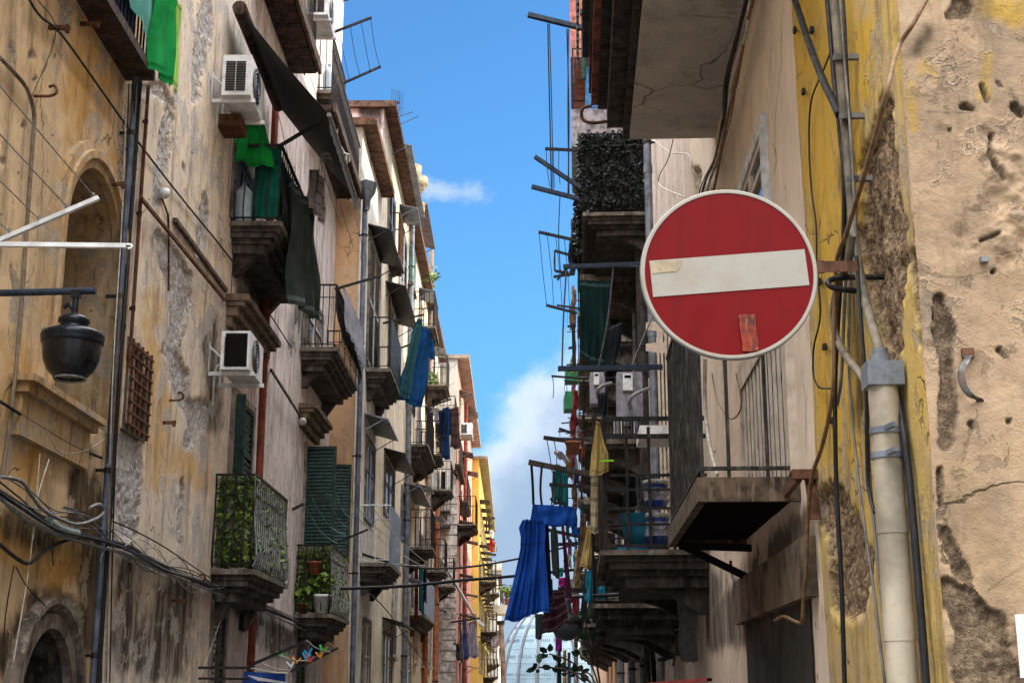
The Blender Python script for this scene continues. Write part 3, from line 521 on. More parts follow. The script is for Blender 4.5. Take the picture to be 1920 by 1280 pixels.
def ac_unit(label, w, px, pt, pb, gap=.12, L=.82, D=.31, dark=False, feet=True):
    s0, zt = w.hit(px, pt, gap); zb = w.hit(px, pb, gap)[1]; h = zt - zb; t = thing('air_conditioner', w.P(s0 + L / 2, gap + D / 2, zb), label, 'air conditioner')
    c = WHITE; b = MB(); b.box(w, s0, s0 + L, gap, gap + D, zb, zt); b.build('casing', c, t)
    b = MB()
    if dark: b.box(w, s0 - .006, s0 - .002, gap + .05, gap + D - .03, zb + .03, zt - .03)
    n = 18
    for k in range(n):
        z = zb + h * .1 + h * .75 * k / n
        for q in range(2): b.box(w, s0 - .008, s0 - .003, gap + .04 + q * .12, gap + .15 + q * .12, z, z + h * .75 / n * .6)
    b.build('side_grille', DARK, t)
    b = MB(); cx, cz, R = s0 + L * .4, (zb + zt) / 2, h * .43
    b.disc(w.P(cx, gap + D + .004, cz), R, w.n, 28, 0)
    for k in range(5): b.tube([w.P(cx + R * (k + 1) / 5 * math.cos(a * math.pi / 12), gap + D + .014, cz + R * (k + 1) / 5 * math.sin(a * math.pi / 12)) for a in range(25)], .006, 4, 1, False)
    b.build('fan_grille', [DARK, ZINC], t)
    b = MB()
    for s in (s0 + .1, s0 + L - .12):
        b = MB(); b.box(w, s, s + .04, -.02, gap + D + .04, zb - .05, zb - .005); b.box(w, s, s + .04, -.02, .03, zb - .05, zb + .35); b.bar(w.P(s + .02, .02, zb + .3), w.P(s + .02, gap + D * .6, zb - .03), .02); b.build('bracket', WHITE, t)
    b = MB(); b.tube(spline([w.P(s0 + .5, gap + .02, zb + .1), w.P(s0 + .42, .05, zb + .12), w.P(s0 + .4, .03, zb - .35)]), .018, 6); b.build('hose', CABLEW, t)
    return t
def rack(label, rods, wires=(), group='drying racks on the balconies', mat=None, cat='drying rack', name='drying_rack', wm=None):
    """rods: (px,py,px,py,Y or (Y0,Y1),width); wires between two pixels at a given Y or pair"""
    P = lambda x, y, Y: at_y(x, y, Y)
    pr = lambda Y: Y if isinstance(Y, tuple) else (Y, Y)
    a = rods[0]; t = thing(name, P(a[0], a[1], pr(a[4])[0]), label, cat, group)
    for x0, y0, x1, y1, Y, wd in rods: MB().bar(P(x0, y0, pr(Y)[0]), P(x1, y1, pr(Y)[1]), wd, wd * .8).build('arm', mat or IRON, t)
    for x0, y0, x1, y1, Y, rr in wires:
        p, q = P(x0, y0, pr(Y)[0]), P(x1, y1, pr(Y)[1]); m = (p + q) / 2 + Vector((0, 0, -.02 * (p - q).length)) + Vector((random.uniform(-.02, .02), 0, 0))
        MB().tube(spline([p, m, q]), rr, 5).build('line', wm or CABLE, t)
    return t
def leaves(b, pts, size, seed=1, mi=1, lift=.0, jit=.5):
    rs = random.Random(seed)
    for p in pts:
        p = Vector(p); a = Vector((rs.uniform(-1, 1), rs.uniform(-1, 1), rs.uniform(-1, .4))).normalized(); c = a.cross(Vector((rs.uniform(-1, 1), rs.uniform(-1, 1), rs.uniform(-1, 1)))).normalized(); n = a.cross(c); L = size * rs.uniform(1 - jit, 1 + jit); W_ = L * rs.uniform(.5, .8)
        b.add([p, p + a * L * .35 + c * W_ * .5 + n * L * .06, p + a * L + n * -.04 * L, p + a * L * .35 - c * W_ * .5 + n * L * .06], [(0, 1, 2), (0, 2, 3)], mi if not isinstance(mi, tuple) else rs.choice(mi))
LEAFA = paint((.15, .24, .035), .5, 0, .3, 'ivy_leaf', 30, (.2, .26, .04)); LEAFB = paint((.06, .11, .025), .55, 0, .3, 'dark_leaf', 30); LEAFD = paint((.022, .028, .022), .6, 0, .3, 'net_leaf', 30, (.06, .07, .06)); BACKNET = paint((.24, .21, .17), .9, 0, .5, 'screen_backing', 12)
def ivy_screen(parent, w, s0, s1, ov, z0, z1, belly=.0, backing=None, side=True, mi=(1, 1, 2), size=.085, dens=300, seed=3, name='ivy_screen', lm=None):
    rs = random.Random(seed); b = MB()
    prof = [(0, 0), (.8, .08), (1, .18), (.85, .3), (.4, .45), (.05, .62), (0, 1)]
    def off(t): return belly * float(np.interp(t, [q[1] for q in prof], [q[0] for q in prof]))
    zz = [i / 14 for i in range(15)]
    b.grid([[w.P(s0 + .03 + (s1 - s0 - .06) * u / 12, ov - .09 + off(t), z0 + (z1 - z0) * t) for u in range(13)] for t in zz], 0)
    if side: b.grid([[w.P(s0 + .09 - off(t), .04 + (ov - .13) * u / 6, z0 + (z1 - z0) * t) for u in range(7)] for t in zz], 0)
    pts = []
    for _ in range(int((s1 - s0) * (z1 - z0) * dens)):
        t = rs.random(); pts.append(w.P(rs.uniform(s0, s1), ov - .06 + off(t) + rs.uniform(0, .03), z0 + (z1 - z0) * t + .02))
    if side:
        for _ in range(int(ov * (z1 - z0) * dens * 1.1)):
            t = rs.random(); pts.append(w.P(s0 + .06 - off(t) - rs.uniform(0, .03), rs.uniform(.02, ov - .04), z0 + (z1 - z0) * t + .02))
    leaves(b, pts, size, seed, mi); o = b.build(name, lm or [BACKNET, LEAFA, LEAFB]); return o
# ================================================================ LEFT SIDE
# -------- first house: pipes, cables, lantern, drying bars, balcony above
s1, zb = WL.hit(238, 152); dB = (WL.P(s1, 0, zb) - EYE); ovB = (290 - 238) / F * (dB.y * cT + dB.z * sT)
b1 = balcony(H1, WL, s1 - 3.2, s1, ovB, zb + .09, 'plain', rail=1.0, th=.09, slab=WOODB, edge=WOODB, gap=.1)
P = WL.P
b = MB()
cloth_mesh(b, P(s1 - 2.6, ovB + .0, zb + .95), P(s1 - .22, ovB + .0, zb + .95), P(s1 - .22, ovB + .02, zb + .18), P(s1 - 2.2, ovB + .02, zb + .55), folds=3, amp=.025)
tag(b.build('tarpaulin', cloth_mat((.12, .42, .36), 'pale_teal')), 'pale teal sheet tied over the dark balcony railing at the top of the ochre house', 'tarpaulin')
cloth('tarpaulin', 'bright green cloth hanging off the end of the topmost dark balcony', 'tarpaulin', P(s1 - .35, ovB + .05, zb + 1.0), P(s1 + .22, ovB + .1, zb + 1.0), P(s1 + .24, ovB + .12, zb + .03), P(s1 - .3, ovB + .05, zb - .03), cloth_mat((.012, .30, .07), 'green'), folds=2, amp=.035)
cloth('cloth_strip', 'narrow light green strip beside the bright green hanging cloth', 'cloth', P(s1 + .2, ovB + .09, zb + .95), P(s1 + .33, ovB + .11, zb + .9), P(s1 + .33, ovB + .13, zb + .0), P(s1 + .2, ovB + .11, zb + .05), cloth_mat((.35, .62, .12), 'lime'), folds=1, amp=.015)
cloth('blue_sheet', 'dark blue sheet behind the bars of the topmost balcony', 'sheet', P(s1 - 3, ovB - .12, zb + 1), P(s1 - .3, ovB - .12, zb + 1), P(s1 - .3, ovB - .1, zb + .15), P(s1 - 3, ovB - .1, zb + .15), cloth_mat((.02, .06, .2), 'navy_sheet'), folds=4, amp=.02)
vpipe('blue grey metal downpipe at the joint of ochre and grey beige houses', WL, 241, 330, 1.0, P(0, 0, 0).z + WL.hit(247, 152)[1], .10, .027, paint((.11, .13, .17), .5, .3, .35, 'blue_grey_pipe', 6), clamps=4)
vpipe('thin dark downpipe beside the blue grey one at the house joint', WL, 250, 330, 0.4, WL.hit(252, 158)[1], .07, .024, CABLE, clamps=4, sock=False)
vpipe('slim rusty brown conduit just beyond the paired downpipes', WL, 262, 400, WL.hit(246, 700)[1], WL.hit(268, 160)[1], .05, .018, RUST, name='conduit', clamps=3, sock=False)
for k, (x0, x1, m, g) in enumerate(((232, 196, CABLE, 'black'), (237, 205, CABLEB, 'brown'), (228, 203, CABLEW, 'pale'), (244, 212, CABLE, 'black'))):
    cable('%s loose cable strung down the joint between ochre and grey houses' % g, [WL.on(x0 + 10, 158, .07 + .02 * k), WL.on(x0, 420, .09), WL.on((x0 + x1) / 2 - 4, 700, .12 + .02 * k), WL.on(x1, 1000, .08), WL.on(x1 - 6, 1278, .06)], .006, m, group='loose cables down the house joint')
wcable('grey conduit running up the ochre wall near the arched window', WL, [(0, 108), (30, 140), (52, 170), (64, 215), (62, 260), (52, 400), (38, 600), (22, 760), (5, 890)], .04, r=.016, mat=paint((.2, .15, .1), .8, 0, .4, 'dusty_conduit', 8), name='conduit', k=8)
wcable('long dark cable climbing across the ochre and grey houses to the awning', WL, [(55, 0), (75, 30), (115, 65), (180, 155), (240, 240), (300, 320), (362, 398), (430, 482), (500, 580), (545, 650)], .05, r=.011, name='cable', k=8)
wcable('thin black wire crossing the ochre wall to an iron hook', WL, [(70, 0), (105, 60), (60, 180)], .05, r=.004)
wcable('black cable sagging under the arched window sill', WL, [(0, 752), (60, 790), (130, 832), (190, 858)], .06, r=.012)
wcable('pale wire hanging in a curl from the cable under the sill', WL, [(85, 800), (95, 825), (120, 850), (165, 842), (200, 820)], .07, r=.004, mat=CABLEW)
# the cable bundle along the ground storey
rs = random.Random(4)
base = [(-30, 905), (40, 955), (110, 992), (180, 1012), (240, 1030), (310, 1065), (375, 1092), (440, 1118), (520, 1150), (590, 1185), (640, 1222)]
for k in range(12):
    x0 = rs.uniform(-20, 300); q = [(x0 + 45 * i, 912 + (x0 + 45 * i) * .47 + rs.uniform(-26, 30)) for i in range(5)]
    cable('thin slack wire tangled round the slung cable bundle', [WL.on(x, y, .05 + rs.uniform(0, .12)) for x, y in q], rs.uniform(.003, .006), rs.choice([CABLE, CABLE, CABLEG, CABLEW]), group='thin wires tangled in the bundle')
for k in range(8):
    dy = rs.uniform(-9, 9); j = 5
    tagc = ['thick black', 'black', 'grey', 'thin black', 'pale', 'thin black', 'grey', 'black'][k]
    cable(tagc + ' strand in the cable bundle slung along the ground storey of the alley', [WL.on(x + rs.uniform(-4, 4), y + dy + rs.uniform(-j, j), .06 + .02 * k) for x, y in base], [.022, .014, .010, .006, .007, .006, .012, .012][k], [CABLE, CABLE, CABLEG, CABLE, CABLEW, CABLE, CABLEG, CABLE][k], group='strands of the slung cable bundle')
wcable('looped grey cable end curling above the cable bundle', WL, [(0, 893), (40, 902), (60, 930), (85, 958), (140, 982), (180, 972), (194, 958), (186, 945), (168, 952)], .16, r=.014, mat=CABLEG)
wcable('short pale grey sleeve wrapped round the cable bundle', WL, [(90, 978), (112, 992), (142, 1000)], .14, r=.04, mat=paint((.2, .24, .22), .5, 0, .3, 'sleeve', 12), name='cable_sleeve', n=10)
wcable('lower black cable looping under the bundle', WL, [(0, 1020), (30, 1045), (55, 1055), (85, 1032), (120, 1014), (160, 1008), (220, 1020)], .1, r=.014)
wcable('thin span of cable above the bundle toward the ivy balcony', WL, [(120, 950), (215, 978), (300, 1020), (390, 1080), (430, 1105)], .08, r=.007)
for q, (a, c, m, g) in enumerate((((75, 850), (25, 1240), CABLEW, 'long slanted pale string hanging from above across the doorway arch'), ((92, 860), (62, 1010), CABLEW, 'short pale string hanging beside the long slanted one'), ((26, 1060), (6, 1250), CABLE, 'black wire hanging down the ochre wall near the doorway'), ((30, 1062), (85, 1135), CABLE, 'black wire drooping from the bundle to the doorway moulding'), ((100, 1010), (100, 1060), CABLE, 'short black wire end hanging from the cable bundle'), ((430, 1112), (372, 1278), CABLEW, 'white wire hanging from the bundle beside the lower green shutter'))):
    mx, my = (a[0] + c[0]) / 2 + rs.uniform(-8, 8), (a[1] + c[1]) / 2
    wcable(g, WL, [a, (mx, my), c], .1, r=.005, mat=m)
for q in range(14):
    x, y = rs.uniform(20, 400), 0; y = 945 + x * .42 + rs.uniform(-8, 8); x2 = x + rs.uniform(-25, 30); y2 = y + rs.uniform(-28, 40)
    wcable('stray wire end sticking out of the cable bundle', WL, [(x, y), ((x + x2) / 2 + rs.uniform(-10, 10), (y + y2) / 2 + rs.uniform(-6, 10)), (x2, y2)], .12, r=.0035, mat=rs.choice([CABLE, CABLE, CABLEW]), group='stray wire ends on the bundle')
# iron bars, hooks
def wbar(label, w, a, c, off=.06, wd=.03, mat=None, name='iron_bar'):
    b = MB(); b.bar(w.on(*a, off), w.on(*c, off), wd); p = w.on(*a, 0); q = w.on(*a, off); b.bar(p, q, wd * .8)
    b.bar(w.on(*c, 0), w.on(*c, off), wd * .8)
    return tag(b.build(name, mat or RUST), label, name.replace('_', ' '))
wbar('rusty iron bar slanting along the grey wall past the bare render', WL, (265, 372), (421, 562), .1, .03)
wbar('thin dark iron bar slanting above the cornice near the lower air conditioner', WL, (328, 412), (424, 545), .05, .045, paint((.1, .07, .05), .85, 0, .4, 'dark_moulding', 10))
wbar('dark iron bar slanting from the red drainpipe to a round lamp', WL, (508, 693), (563, 780), .1, .03, IRON)
tag(MB().lathe(WL.on(567, 790, .1), [(.001, -.07), (.05, -.055), (.072, 0), (.05, .055), (.001, .07)], 14).build('globe_lamp', paint((.4, .4, .38), .3, 0, .2, 'grey_globe', 8)), 'small pale round lamp at the end of the slanting bar by a cornice', 'lamp')
for k, (x, y, g) in enumerate(((150, 45, 'square iron peg'), (318, 1125, 'bent iron bracket'), (300, 792, 'straight iron peg'), (312, 750, 'curled iron hook'), (62, 180, 'iron ring hook'), (92, 52, 'rusty iron stub'), (200, 345, 'small iron cramp'), (355, 1090, 'small iron eye'))):
    b = MB(); p = WL.on(x, y, 0); n = WL.n; u = Vector((0, 0, 1)); tt = WL.t
    if 'hook' in g or 'eye' in g: b.tube(spline([p - n * .02, p + n * .12, p + n * .17 + u * .03, p + n * .15 + u * .08, p + n * .11 + u * .07]), .011, 6)
    else: b.bar(p - n * .02, p + n * .16, .03); b.bar(p + n * .14 - u * .04, p + n * .14 + u * .02, .028)
    tag(b.build('wall_hook', RUST), g + ' sticking out of the ' + ('ochre' if x < 240 else 'grey beige') + ' wall ' + ('high up' if y < 400 else 'low down' if y > 1000 else 'at mid height'), 'hook')
tag(MB().lathe(WL.on(308, 362, .06), [(.001, .05), (.05, .04), (.055, -.02), (.03, -.05), (.001, -.05)], 12).bar(WL.on(308, 362, -.02), WL.on(308, 362, .06), .03).build('wall_lamp', WHITE), 'tiny white cap fitting on the grey wall above the iron bar', 'fitting')
tag(MB().tube(spline([WL.on(303, 372, .03), WL.on(312, 395, .04), WL.on(316, 420, .03), WL.on(316, 545, .03)]), .011, 6).build('conduit', RUST), 'short rusty conduit dropping from the white cap fitting', 'conduit')
# barred vent window
gs = wrect(WL, 238, 268, 645, 800); t = MB(); t.box(WL, gs[0] - .06, gs[1] + .06, -.02, .03, gs[2] - .06, gs[2]); t.box(WL, gs[0] - .06, gs[1] + .06, -.02, .03, gs[3], gs[3] + .06); t.box(WL, gs[0] - .06, gs[0], -.02, .03, gs[2], gs[3]); t.box(WL, gs[1], gs[1] + .06, -.02, .03, gs[2], gs[3])
f = t.build('vent_window', STONE, H2); MB().quad([P(gs[0], .012, gs[2]), P(gs[1], .012, gs[2]), P(gs[1], .012, gs[3]), P(gs[0], .012, gs[3])]).build('opening', paint((.05, .045, .04), .9, 0, .3, 'murk', 4), f)
b = MB()
for k in range(5): s = gs[0] + (gs[1] - gs[0]) * k / 4; b.bar(P(s, .06, gs[2] - .05), P(s, .06, gs[3] + .05), .022)
for k in range(8): z = gs[2] + (gs[3] - gs[2]) * k / 7; b.bar(P(gs[0] - .05, .065, z), P(gs[1] + .05, .065, z), .02)
b.build('grille', RUST, f)
# lantern on its arm
YL = 8.75; c = at_y(136, 640, YL); t = thing('street_lamp', c, 'black bell shaped street lantern hanging from a dark tube arm', 'street lamp')
LB = paint((.008, .011, .016), .3, .2, .2, 'lantern_black', 14, (.035, .045, .055)); k = YL / F * 1.0
a0, a1 = at_y(-70, 551, YL), at_y(180, 545, YL); MB().tube([a0, a1], .024, 12).build('arm', BLUEIRON, t)
pp = lambda y: at_y(137, y, YL).z - c.z
MB().tube([c + Vector((0, 0, pp(548))), c + Vector((0, 0, pp(592)))], .021, 10).bar(c + Vector((-.03, 0, pp(552))), c + Vector((.03, 0, pp(552))), .05).build('stem', LB, t)
MB().tube(spline([c + Vector((-.005, 0, pp(586))), c + Vector((-.04, 0, pp(570))), c + Vector((-.075, 0, pp(577)))]), .014, 8).build('hook', LB, t)
MB().lathe(c, [(.001, pp(590)), (.05, pp(590)), (.10, pp(598)), (.103, pp(604)), (.088, pp(609)), (.085, pp(613)), (.1, pp(617)), (.15, pp(619)), (.2, pp(626)), (.205, pp(633)), (.198, pp(636)), (.2, pp(640)), (.195, pp(646)), (.17, pp(648)), (.001, pp(648))], 40).build('lid', LB, t)
MB().lathe(c, [(.19, pp(640)), (.186, pp(655)), (.178, pp(676)), (.15, pp(694)), (.115, pp(704)), (.1, pp(708)), (.001, pp(709))], 40).build('bowl', paint((.008, .008, .010), .08, 0, .12, 'smoked_glass', 10, (.06, .055, .05)), t)
MB().lathe(c, [(.1, pp(707)), (.108, pp(709)), (.1, pp(712)), (.09, pp(709))], 32).build('rim', CABLEG, t)
# white drying bars
YD = 7.6; t = thing('drying_rack', at_y(-80, 455, YD), 'white tubular drying rack with taut wires beside the arched window', 'drying rack')
MB().bar(at_y(-120, 457, YD), at_y(236, 461, YD), .03, .026).tube(spline([at_y(236, 458, YD), at_y(246, 459, YD), at_y(247, 464, YD), at_y(240, 466, YD)]), .007, 6).build('arm', WHITE, t)
MB().bar(at_y(-60, 476, YD + .9), at_y(185, 371, YD + .9), .034, .028).build('arm', WHITE, t)
for x, y in ((175, 367), (125, 387), (73, 411), (18, 435)):
    q = at_y(x, y, YD + .9); MB().tube([q, q + Vector((-.0, -3.2, .0))], .0045, 5).tube([q + Vector((0, 0, -.03)), q + Vector((0, 0, .02))], .012, 6).build('line', CABLEG, t)
# -------- drainpipe house: air conditioners, balconies, awning, shutters
ac_unit('white air conditioner on the wall above the bright green cloth', WL, 419, 103, 186, .16, .85, .33)
ac_unit('white air conditioner with dark side grille under the brown cornice', WL, 416, 620, 696, .18, .85, .33, True)
ac_unit('small white air conditioner at the very top edge beside the sky', WL, 577, -22, 34, .3, .85, .33)
tag(MB().box(WL, WL.s_px(420, .1, WL.hit(420, 210, .1)[1]), WL.s_px(420, .1, WL.hit(420, 210, .1)[1]) + .4, .02, .3, WL.hit(420, 238, .1)[1], WL.hit(420, 214, .1)[1]).build('junction_box', RUST), 'rusty box under the upper white air conditioner', 'box')
vpipe('rusty red drainpipe running full height between the ivy and green balconies', WL, 499, 600, .3, WL.hit(518, 200, .1)[1], .1, .052, REDP, clamps=4)
o2, (a2, e2, v2, z2) = bal_px(H2b, WL, 429, 528, 414, 585, rail=1.02, gap=.15, belly=.06, th=.06)
ivm = cloth_mat((.008, .11, .075), 'teal_tarp'); PL = WL.P
b = MB(); cloth_mesh(b, PL(a2 + .09, .28, z2 + 1.0), PL(a2 + .09, v2 - .06, z2 + 1.0), PL(a2 + .09, v2 - .06, z2 + .06), PL(a2 + .09, .26, z2 + .06), folds=4, amp=.015); cloth_mesh(b, PL(a2 + .1, v2 - .1, z2 + 1.0), PL(e2 - .1, v2 - .1, z2 + 1.0), PL(e2 - .1, v2 - .1, z2 + .06), PL(a2 + .1, v2 - .1, z2 + .06), folds=7, amp=.02)
tag(b.build('tarpaulin', ivm), 'deep teal tarpaulin lining the railing of the green balcony', 'tarpaulin')
hung('tarpaulin', 'bright green cloth draped over the green balcony below an air conditioner', 'tarpaulin', [(443, 236), (496, 232), (516, 312), (433, 306)], (a2 + .1, a2 + .2, a2 - .05, a2 - .05), cloth_mat((.012, .28, .045), 'green_two'), folds=2, amp=.04)
cloth('tarpaulin', 'long dark green tarpaulin hanging down outside the green balcony', 'tarpaulin', WL.on(548, 332, v2 + .08), WL.on(585, 395, v2 + .08), WL.on(604, 604, v2 + .1), WL.on(549, 572, v2 + .08), cloth_mat((.04, .055, .05), 'dark_tarp'), folds=3, amp=.06)
cloth('towel', 'faded lilac grey towel hanging above the dark green tarpaulin', 'towel', WL.on(583, 318, v2 + .15), WL.on(597, 318, v2 + .2), WL.on(604, 405, v2 + .2), WL.on(580, 390, v2 + .15), cloth_mat((.42, .37, .36), 'lilac_grey'), folds=2, amp=.03, group='towels over the green balcony')
cloth('towel', 'second faded grey towel hanging behind the lilac one', 'towel', WL.on(597, 325, v2 + .22), WL.on(607, 335, v2 + .26), WL.on(609, 425, v2 + .26), WL.on(592, 405, v2 + .2), cloth_mat((.5, .46, .44), 'pale_grey'), folds=2, amp=.03, group='towels over the green balcony')
def bottle(label, w, s, o, z, h=.42, r=.1, mat=None):
    t = thing('water_bottle', w.P(s, o, z), label, 'bottle'); m = paint((.42, .5, .55), .12, 0, .15, 'bottle_plastic', 8); pr = [(.001, .004), (r * .92, .004), (r, .03)]
    for k in range(6): pr += [(r * .95, h * (.1 + .1 * k)), (r, h * (.15 + .1 * k))]
    pr += [(r * .9, h * .74), (r * .4, h * .86), (r * .22, h * .9), (r * .22, h * .95)]
    MB().lathe(w.P(s, o, z), pr, 18).build('bottle_body', m, t); MB().lathe(w.P(s, o, z), [(r * .26, h * .94), (r * .26, h), (.001, h)], 12).build('cap', paint((.1, .2, .4), .5, 0, .1, 'cap'), t)
bottle('large clear ribbed water bottle standing on the green balcony', WL, a2 + .16, .14, z2 + .004, .58, .115)
s3, z3 = WL.hit(597, 168); 
o0, (a0, e0, v0, z0) = bal_px(H2b, WL, 594, 626, 168, 650, rail=1.05, gap=.11, style='stone')
bottle('clear water bottle on the small balcony against the sky', WL, a0 + .25, v0 * .6, z0 + .004, .6, .12)
rack('black drying rack of two arms and four lines against the blue sky', [(612, 66, 697, 33, a0 - .2, .045), (640, 158, 714, 125, a0 + 1.4, .045)], [(x0, y0, x1, y1, (a0 - .2, a0 + 1.4), .006) for x0, y0, x1, y1 in ((637, 58, 655, 150), (657, 50, 675, 142), (677, 42, 694, 134), (695, 35, 712, 125))])
o3, (a3, e3, v3, z3) = bal_px(H2b, WL, 563, 632, 650, 671, rail=1.08, gap=.12, belly=.12)
o6, (a6, e6, v6, z6) = bal_px(H2b, WL, 391, 478, 1066, 540, rail=1.1, gap=.13, belly=.05, r=.012, top=1, th=.06, fmat=paint((.30, .30, .29), .6, .2, .4, 'pale_bars', 14))
ivy_screen(H2b, WL, a6 + .07, e6 - .03, v6 - .06, z6 + .03, z6 + 1.08, .05, seed=5, dens=1150, size=.075)['label'] = 'pale green ivy leaf screen inside the larger bellied railing'
o7, (a7, e7, v7, z7) = bal_px(H2b, WL, 551, 622, 1150, 655, rail=1.1, gap=.13, belly=.05, r=.012, top=1, th=.06, fmat=paint((.30, .30, .29), .6, .2, .4, 'pale_bars', 14))
ivy_screen(H2b, WL, a7 + .07, e7 - .03, v7 - .06, z7 + .03, z7 + 1.08, .05, seed=8, dens=1150, size=.075)['label'] = 'pale green ivy leaf screen on the smaller balcony'
def pot(label, p, r, h, mat, plant=True, hang=False, seed=1, big=.3, leafm=None):
    t = thing('potted_plant' if plant else 'flower_pot', p, label, 'plant pot'); p = Vector(p)
    MB().lathe(p, [(.001, 0), (r * .7, 0), (r * .95, h * .85), (r * 1.06, h * .86), (r * 1.06, h), (r * .9, h), (r * .85, h * .9), (.001, h * .88)], 18).build('pot', mat, t)
    if plant:
        rs = random.Random(seed); b = MB(); pts = []
        for k in range(9):
            a = rs.uniform(0, 6.28); e = p + Vector((math.cos(a) * big * .5, math.sin(a) * big * .5, h + big * rs.uniform(.5, 1.1))); q = spline([p + Vector((0, 0, h * .85)), (p + e) / 2 + Vector((0, 0, h * .5 + big * .2)), e], 5); b.tube(q, .004, 4, 0); pts += q[3:] * 2
        leaves(b, pts, big * .32, seed, 1); b.build('foliage', leafm or [LEAFB, LEAFA], t)
    return t
pot('red brown pot fixed behind the bars of the smaller ivy balcony', WL.P(a7 + .1, .3, z7 + .62), .12, .22, TERRA, False)
pot('white pot with leafy plant on the smaller ivy balcony', WL.P(a7 + .12, .42, z7 + .01), .15, .3, WHITE, True, seed=2)
pot('leafy plant in a small dark pot at the wall end of the smaller ivy balcony', WL.P(a7 + .12, .13, z7 + .01), .1, .16, TERRA, True, seed=3, big=.34)
# louvre shutter and door pieces
GRN = GREENSH
def leaf(label, w, p0, p1, z0, z1, mat, pitch=.06, parent=None):
    """free standing louvred shutter leaf between two ground points"""
    class Fr:
        def P(q, s, o, z):
            d = (p1 - p0).normalized(); n = Vector((d.y, -d.x, 0)); v = p0 + d * s + n * o; return Vector((v.x, v.y, z))
    fr = Fr(); L = ((p1 - p0) * Vector((1, 1, 0))).length; b = MB(); q = .05
    for x0, x1, y0, y1 in ((0, q, z0, z1), (L - q, L, z0, z1), (q, L - q, z0, z0 + .09), (q, L - q, z1 - q, z1), (q, L - q, (z0 + z1) / 2 - .04, (z0 + z1) / 2 + .04)): b.box(fr, x0, x1, -.018, .018, y0, y1)
    z = z0 + .09
    while z < z1 - q - .02: b.hexa([fr.P(q, -.016, z + pitch * 1.05), fr.P(L - q, -.016, z + pitch * 1.05), fr.P(L - q, .016, z), fr.P(q, .016, z), fr.P(q, -.016, z + pitch * 1.05 + .008), fr.P(L - q, -.016, z + pitch * 1.05 + .008), fr.P(L - q, .016, z + .008), fr.P(q, .016, z + .008)]); z += pitch
    o = b.build('shutter', mat, parent)
    if label: o['label'] = label
    return o
def door_px(parent, w, pl, pr, pt, pb, kind, **kw):
    s0, s1, z0, z1 = wrect(w, pl, pr, pt, pb); return window(parent, w, s0, s1, z0, z1, kind, sill=False, **kw), (s0, s1, z0, z1)
d2, r2 = door_px(H2b, WL, 436, 467, 738, 935, 'louver', leaf=GRN, frame=stone_plus((.3, .25, .2), 'door_surround'))
MB().box(WL, r2[0] + .0, r2[0] + .04, .05, .17, r2[2], r2[3]).build('jamb_board', GRN, d2)
cornice(H2b, WL, WL.hit(420, 552)[0], WL.s_px(500, .1, WL.hit(420, 552)[1]), WL.hit(420, 550)[1], k=1.6, out=.3)
cornice(H2b, WL, WL.hit(560, 757)[0], WL.s_px(603, .1, WL.hit(560, 757)[1]), WL.hit(560, 755)[1], k=1.5, out=.3)
d7, r7 = door_px(H2b, WL, 572, 594, 838, 1040, 'glass', frame=stone_plus((.3, .25, .2), 'door_surround'))
y7 = r7[0]; leaf('near shutter leaf swung open', WL, WL.P(y7 - .05, .02, 0), WL.P(y7 - .1, .55, 0), r7[2], r7[3], GRN, parent=d7)
y8 = WL.s_px(601, .3, 4); leaf('far shutter leaf swung open', WL, WL.P(r7[1] + .1, .05, 0), WL.P(r7[1] + .2, .58, 0), r7[2], r7[3], GRN, parent=d7)
door_px(H2b, WL, 396, 414, 1138, 1330, 'louver', leaf=paint((.05, .06, .05), .7, 0, .4, 'old_green'), frame=stone_plus((.24, .2, .2), 'lilac_surround'))
door_px(H2b, WL, 553, 566, 1160, 1330, 'louver', leaf=GRN, frame=stone_plus((.24, .2, .2), 'lilac_surround'))
door_px(H2b, WL, 574, 600, 545, 660, 'glass', leaf=WHITESH); door_px(H2b, WL, 436, 470, 285, 420, 'glass', leaf=BLUEG)
tag(MB().lathe(WL.on(456, 1165, .03), [(.001, .03), (.12, .03), (.14, 0), (.001, -.02)], 20, ax=WL.n).build('wall_lamp', IRON), 'round dark lamp on the lilac wall by the lower green shutter', 'lamp')
# boarded undersides high up
sj, zj = WL.hit(545, 139); dj = (WL.P(sj, 0, zj) - EYE); ovj = (597 - 545) / F * (dj.y * cT + dj.z * sT)
def boarded(label, s0, s1, ov, z):
    b = MB(); b.box(WL, s0, s1, -.05, ov, z + .03, z + .12, 0); n = int((s1 - s0) / .13)
    for k in range(n): a = s0 + (s1 - s0) * k / n; b.box(WL, a + .008, a + (s1 - s0) / n - .008, .0, ov - .03, z + .002, z + .027, 0)
    b.box(WL, s0, s1, ov, ov + .05, z - .01, z + .16, 1); b.box(WL, s0, s1, ov * .48, ov * .52, z - .03, z + .001, 0)
    o = b.build('balcony', [WOODB, stone_plus((.13, .08, .05), 'rim')], H2b); o['label'] = label
    b = MB(); 
    for k in range(int((s1 - s0) / .12)): b.tube([WL.P(s0 + .12 * k, ov - .04, z + .12), WL.P(s0 + .12 * k, ov - .04, z + 1.1)], .009, 5, cap=False)
    b.bar(WL.P(s0, ov - .04, z + 1.1), WL.P(s1, ov - .04, z + 1.1), .035); b.build('railing_grille', IRON, o)
boarded('balcony with dark boarded underside', sj - 3.4, sj, ovj, zj)
sk, zk = WL.hit(640, 396); dk_ = (WL.P(sk, 0, zk) - EYE); ovk = (683 - 640) / F * (dk_.y * cT + dk_.z * sT); sk0 = WL.s_px(573, 0, zk); boarded('farther balcony with dark boarded underside', sk0, min(sk, SJ3 - .05), ovk, zk)
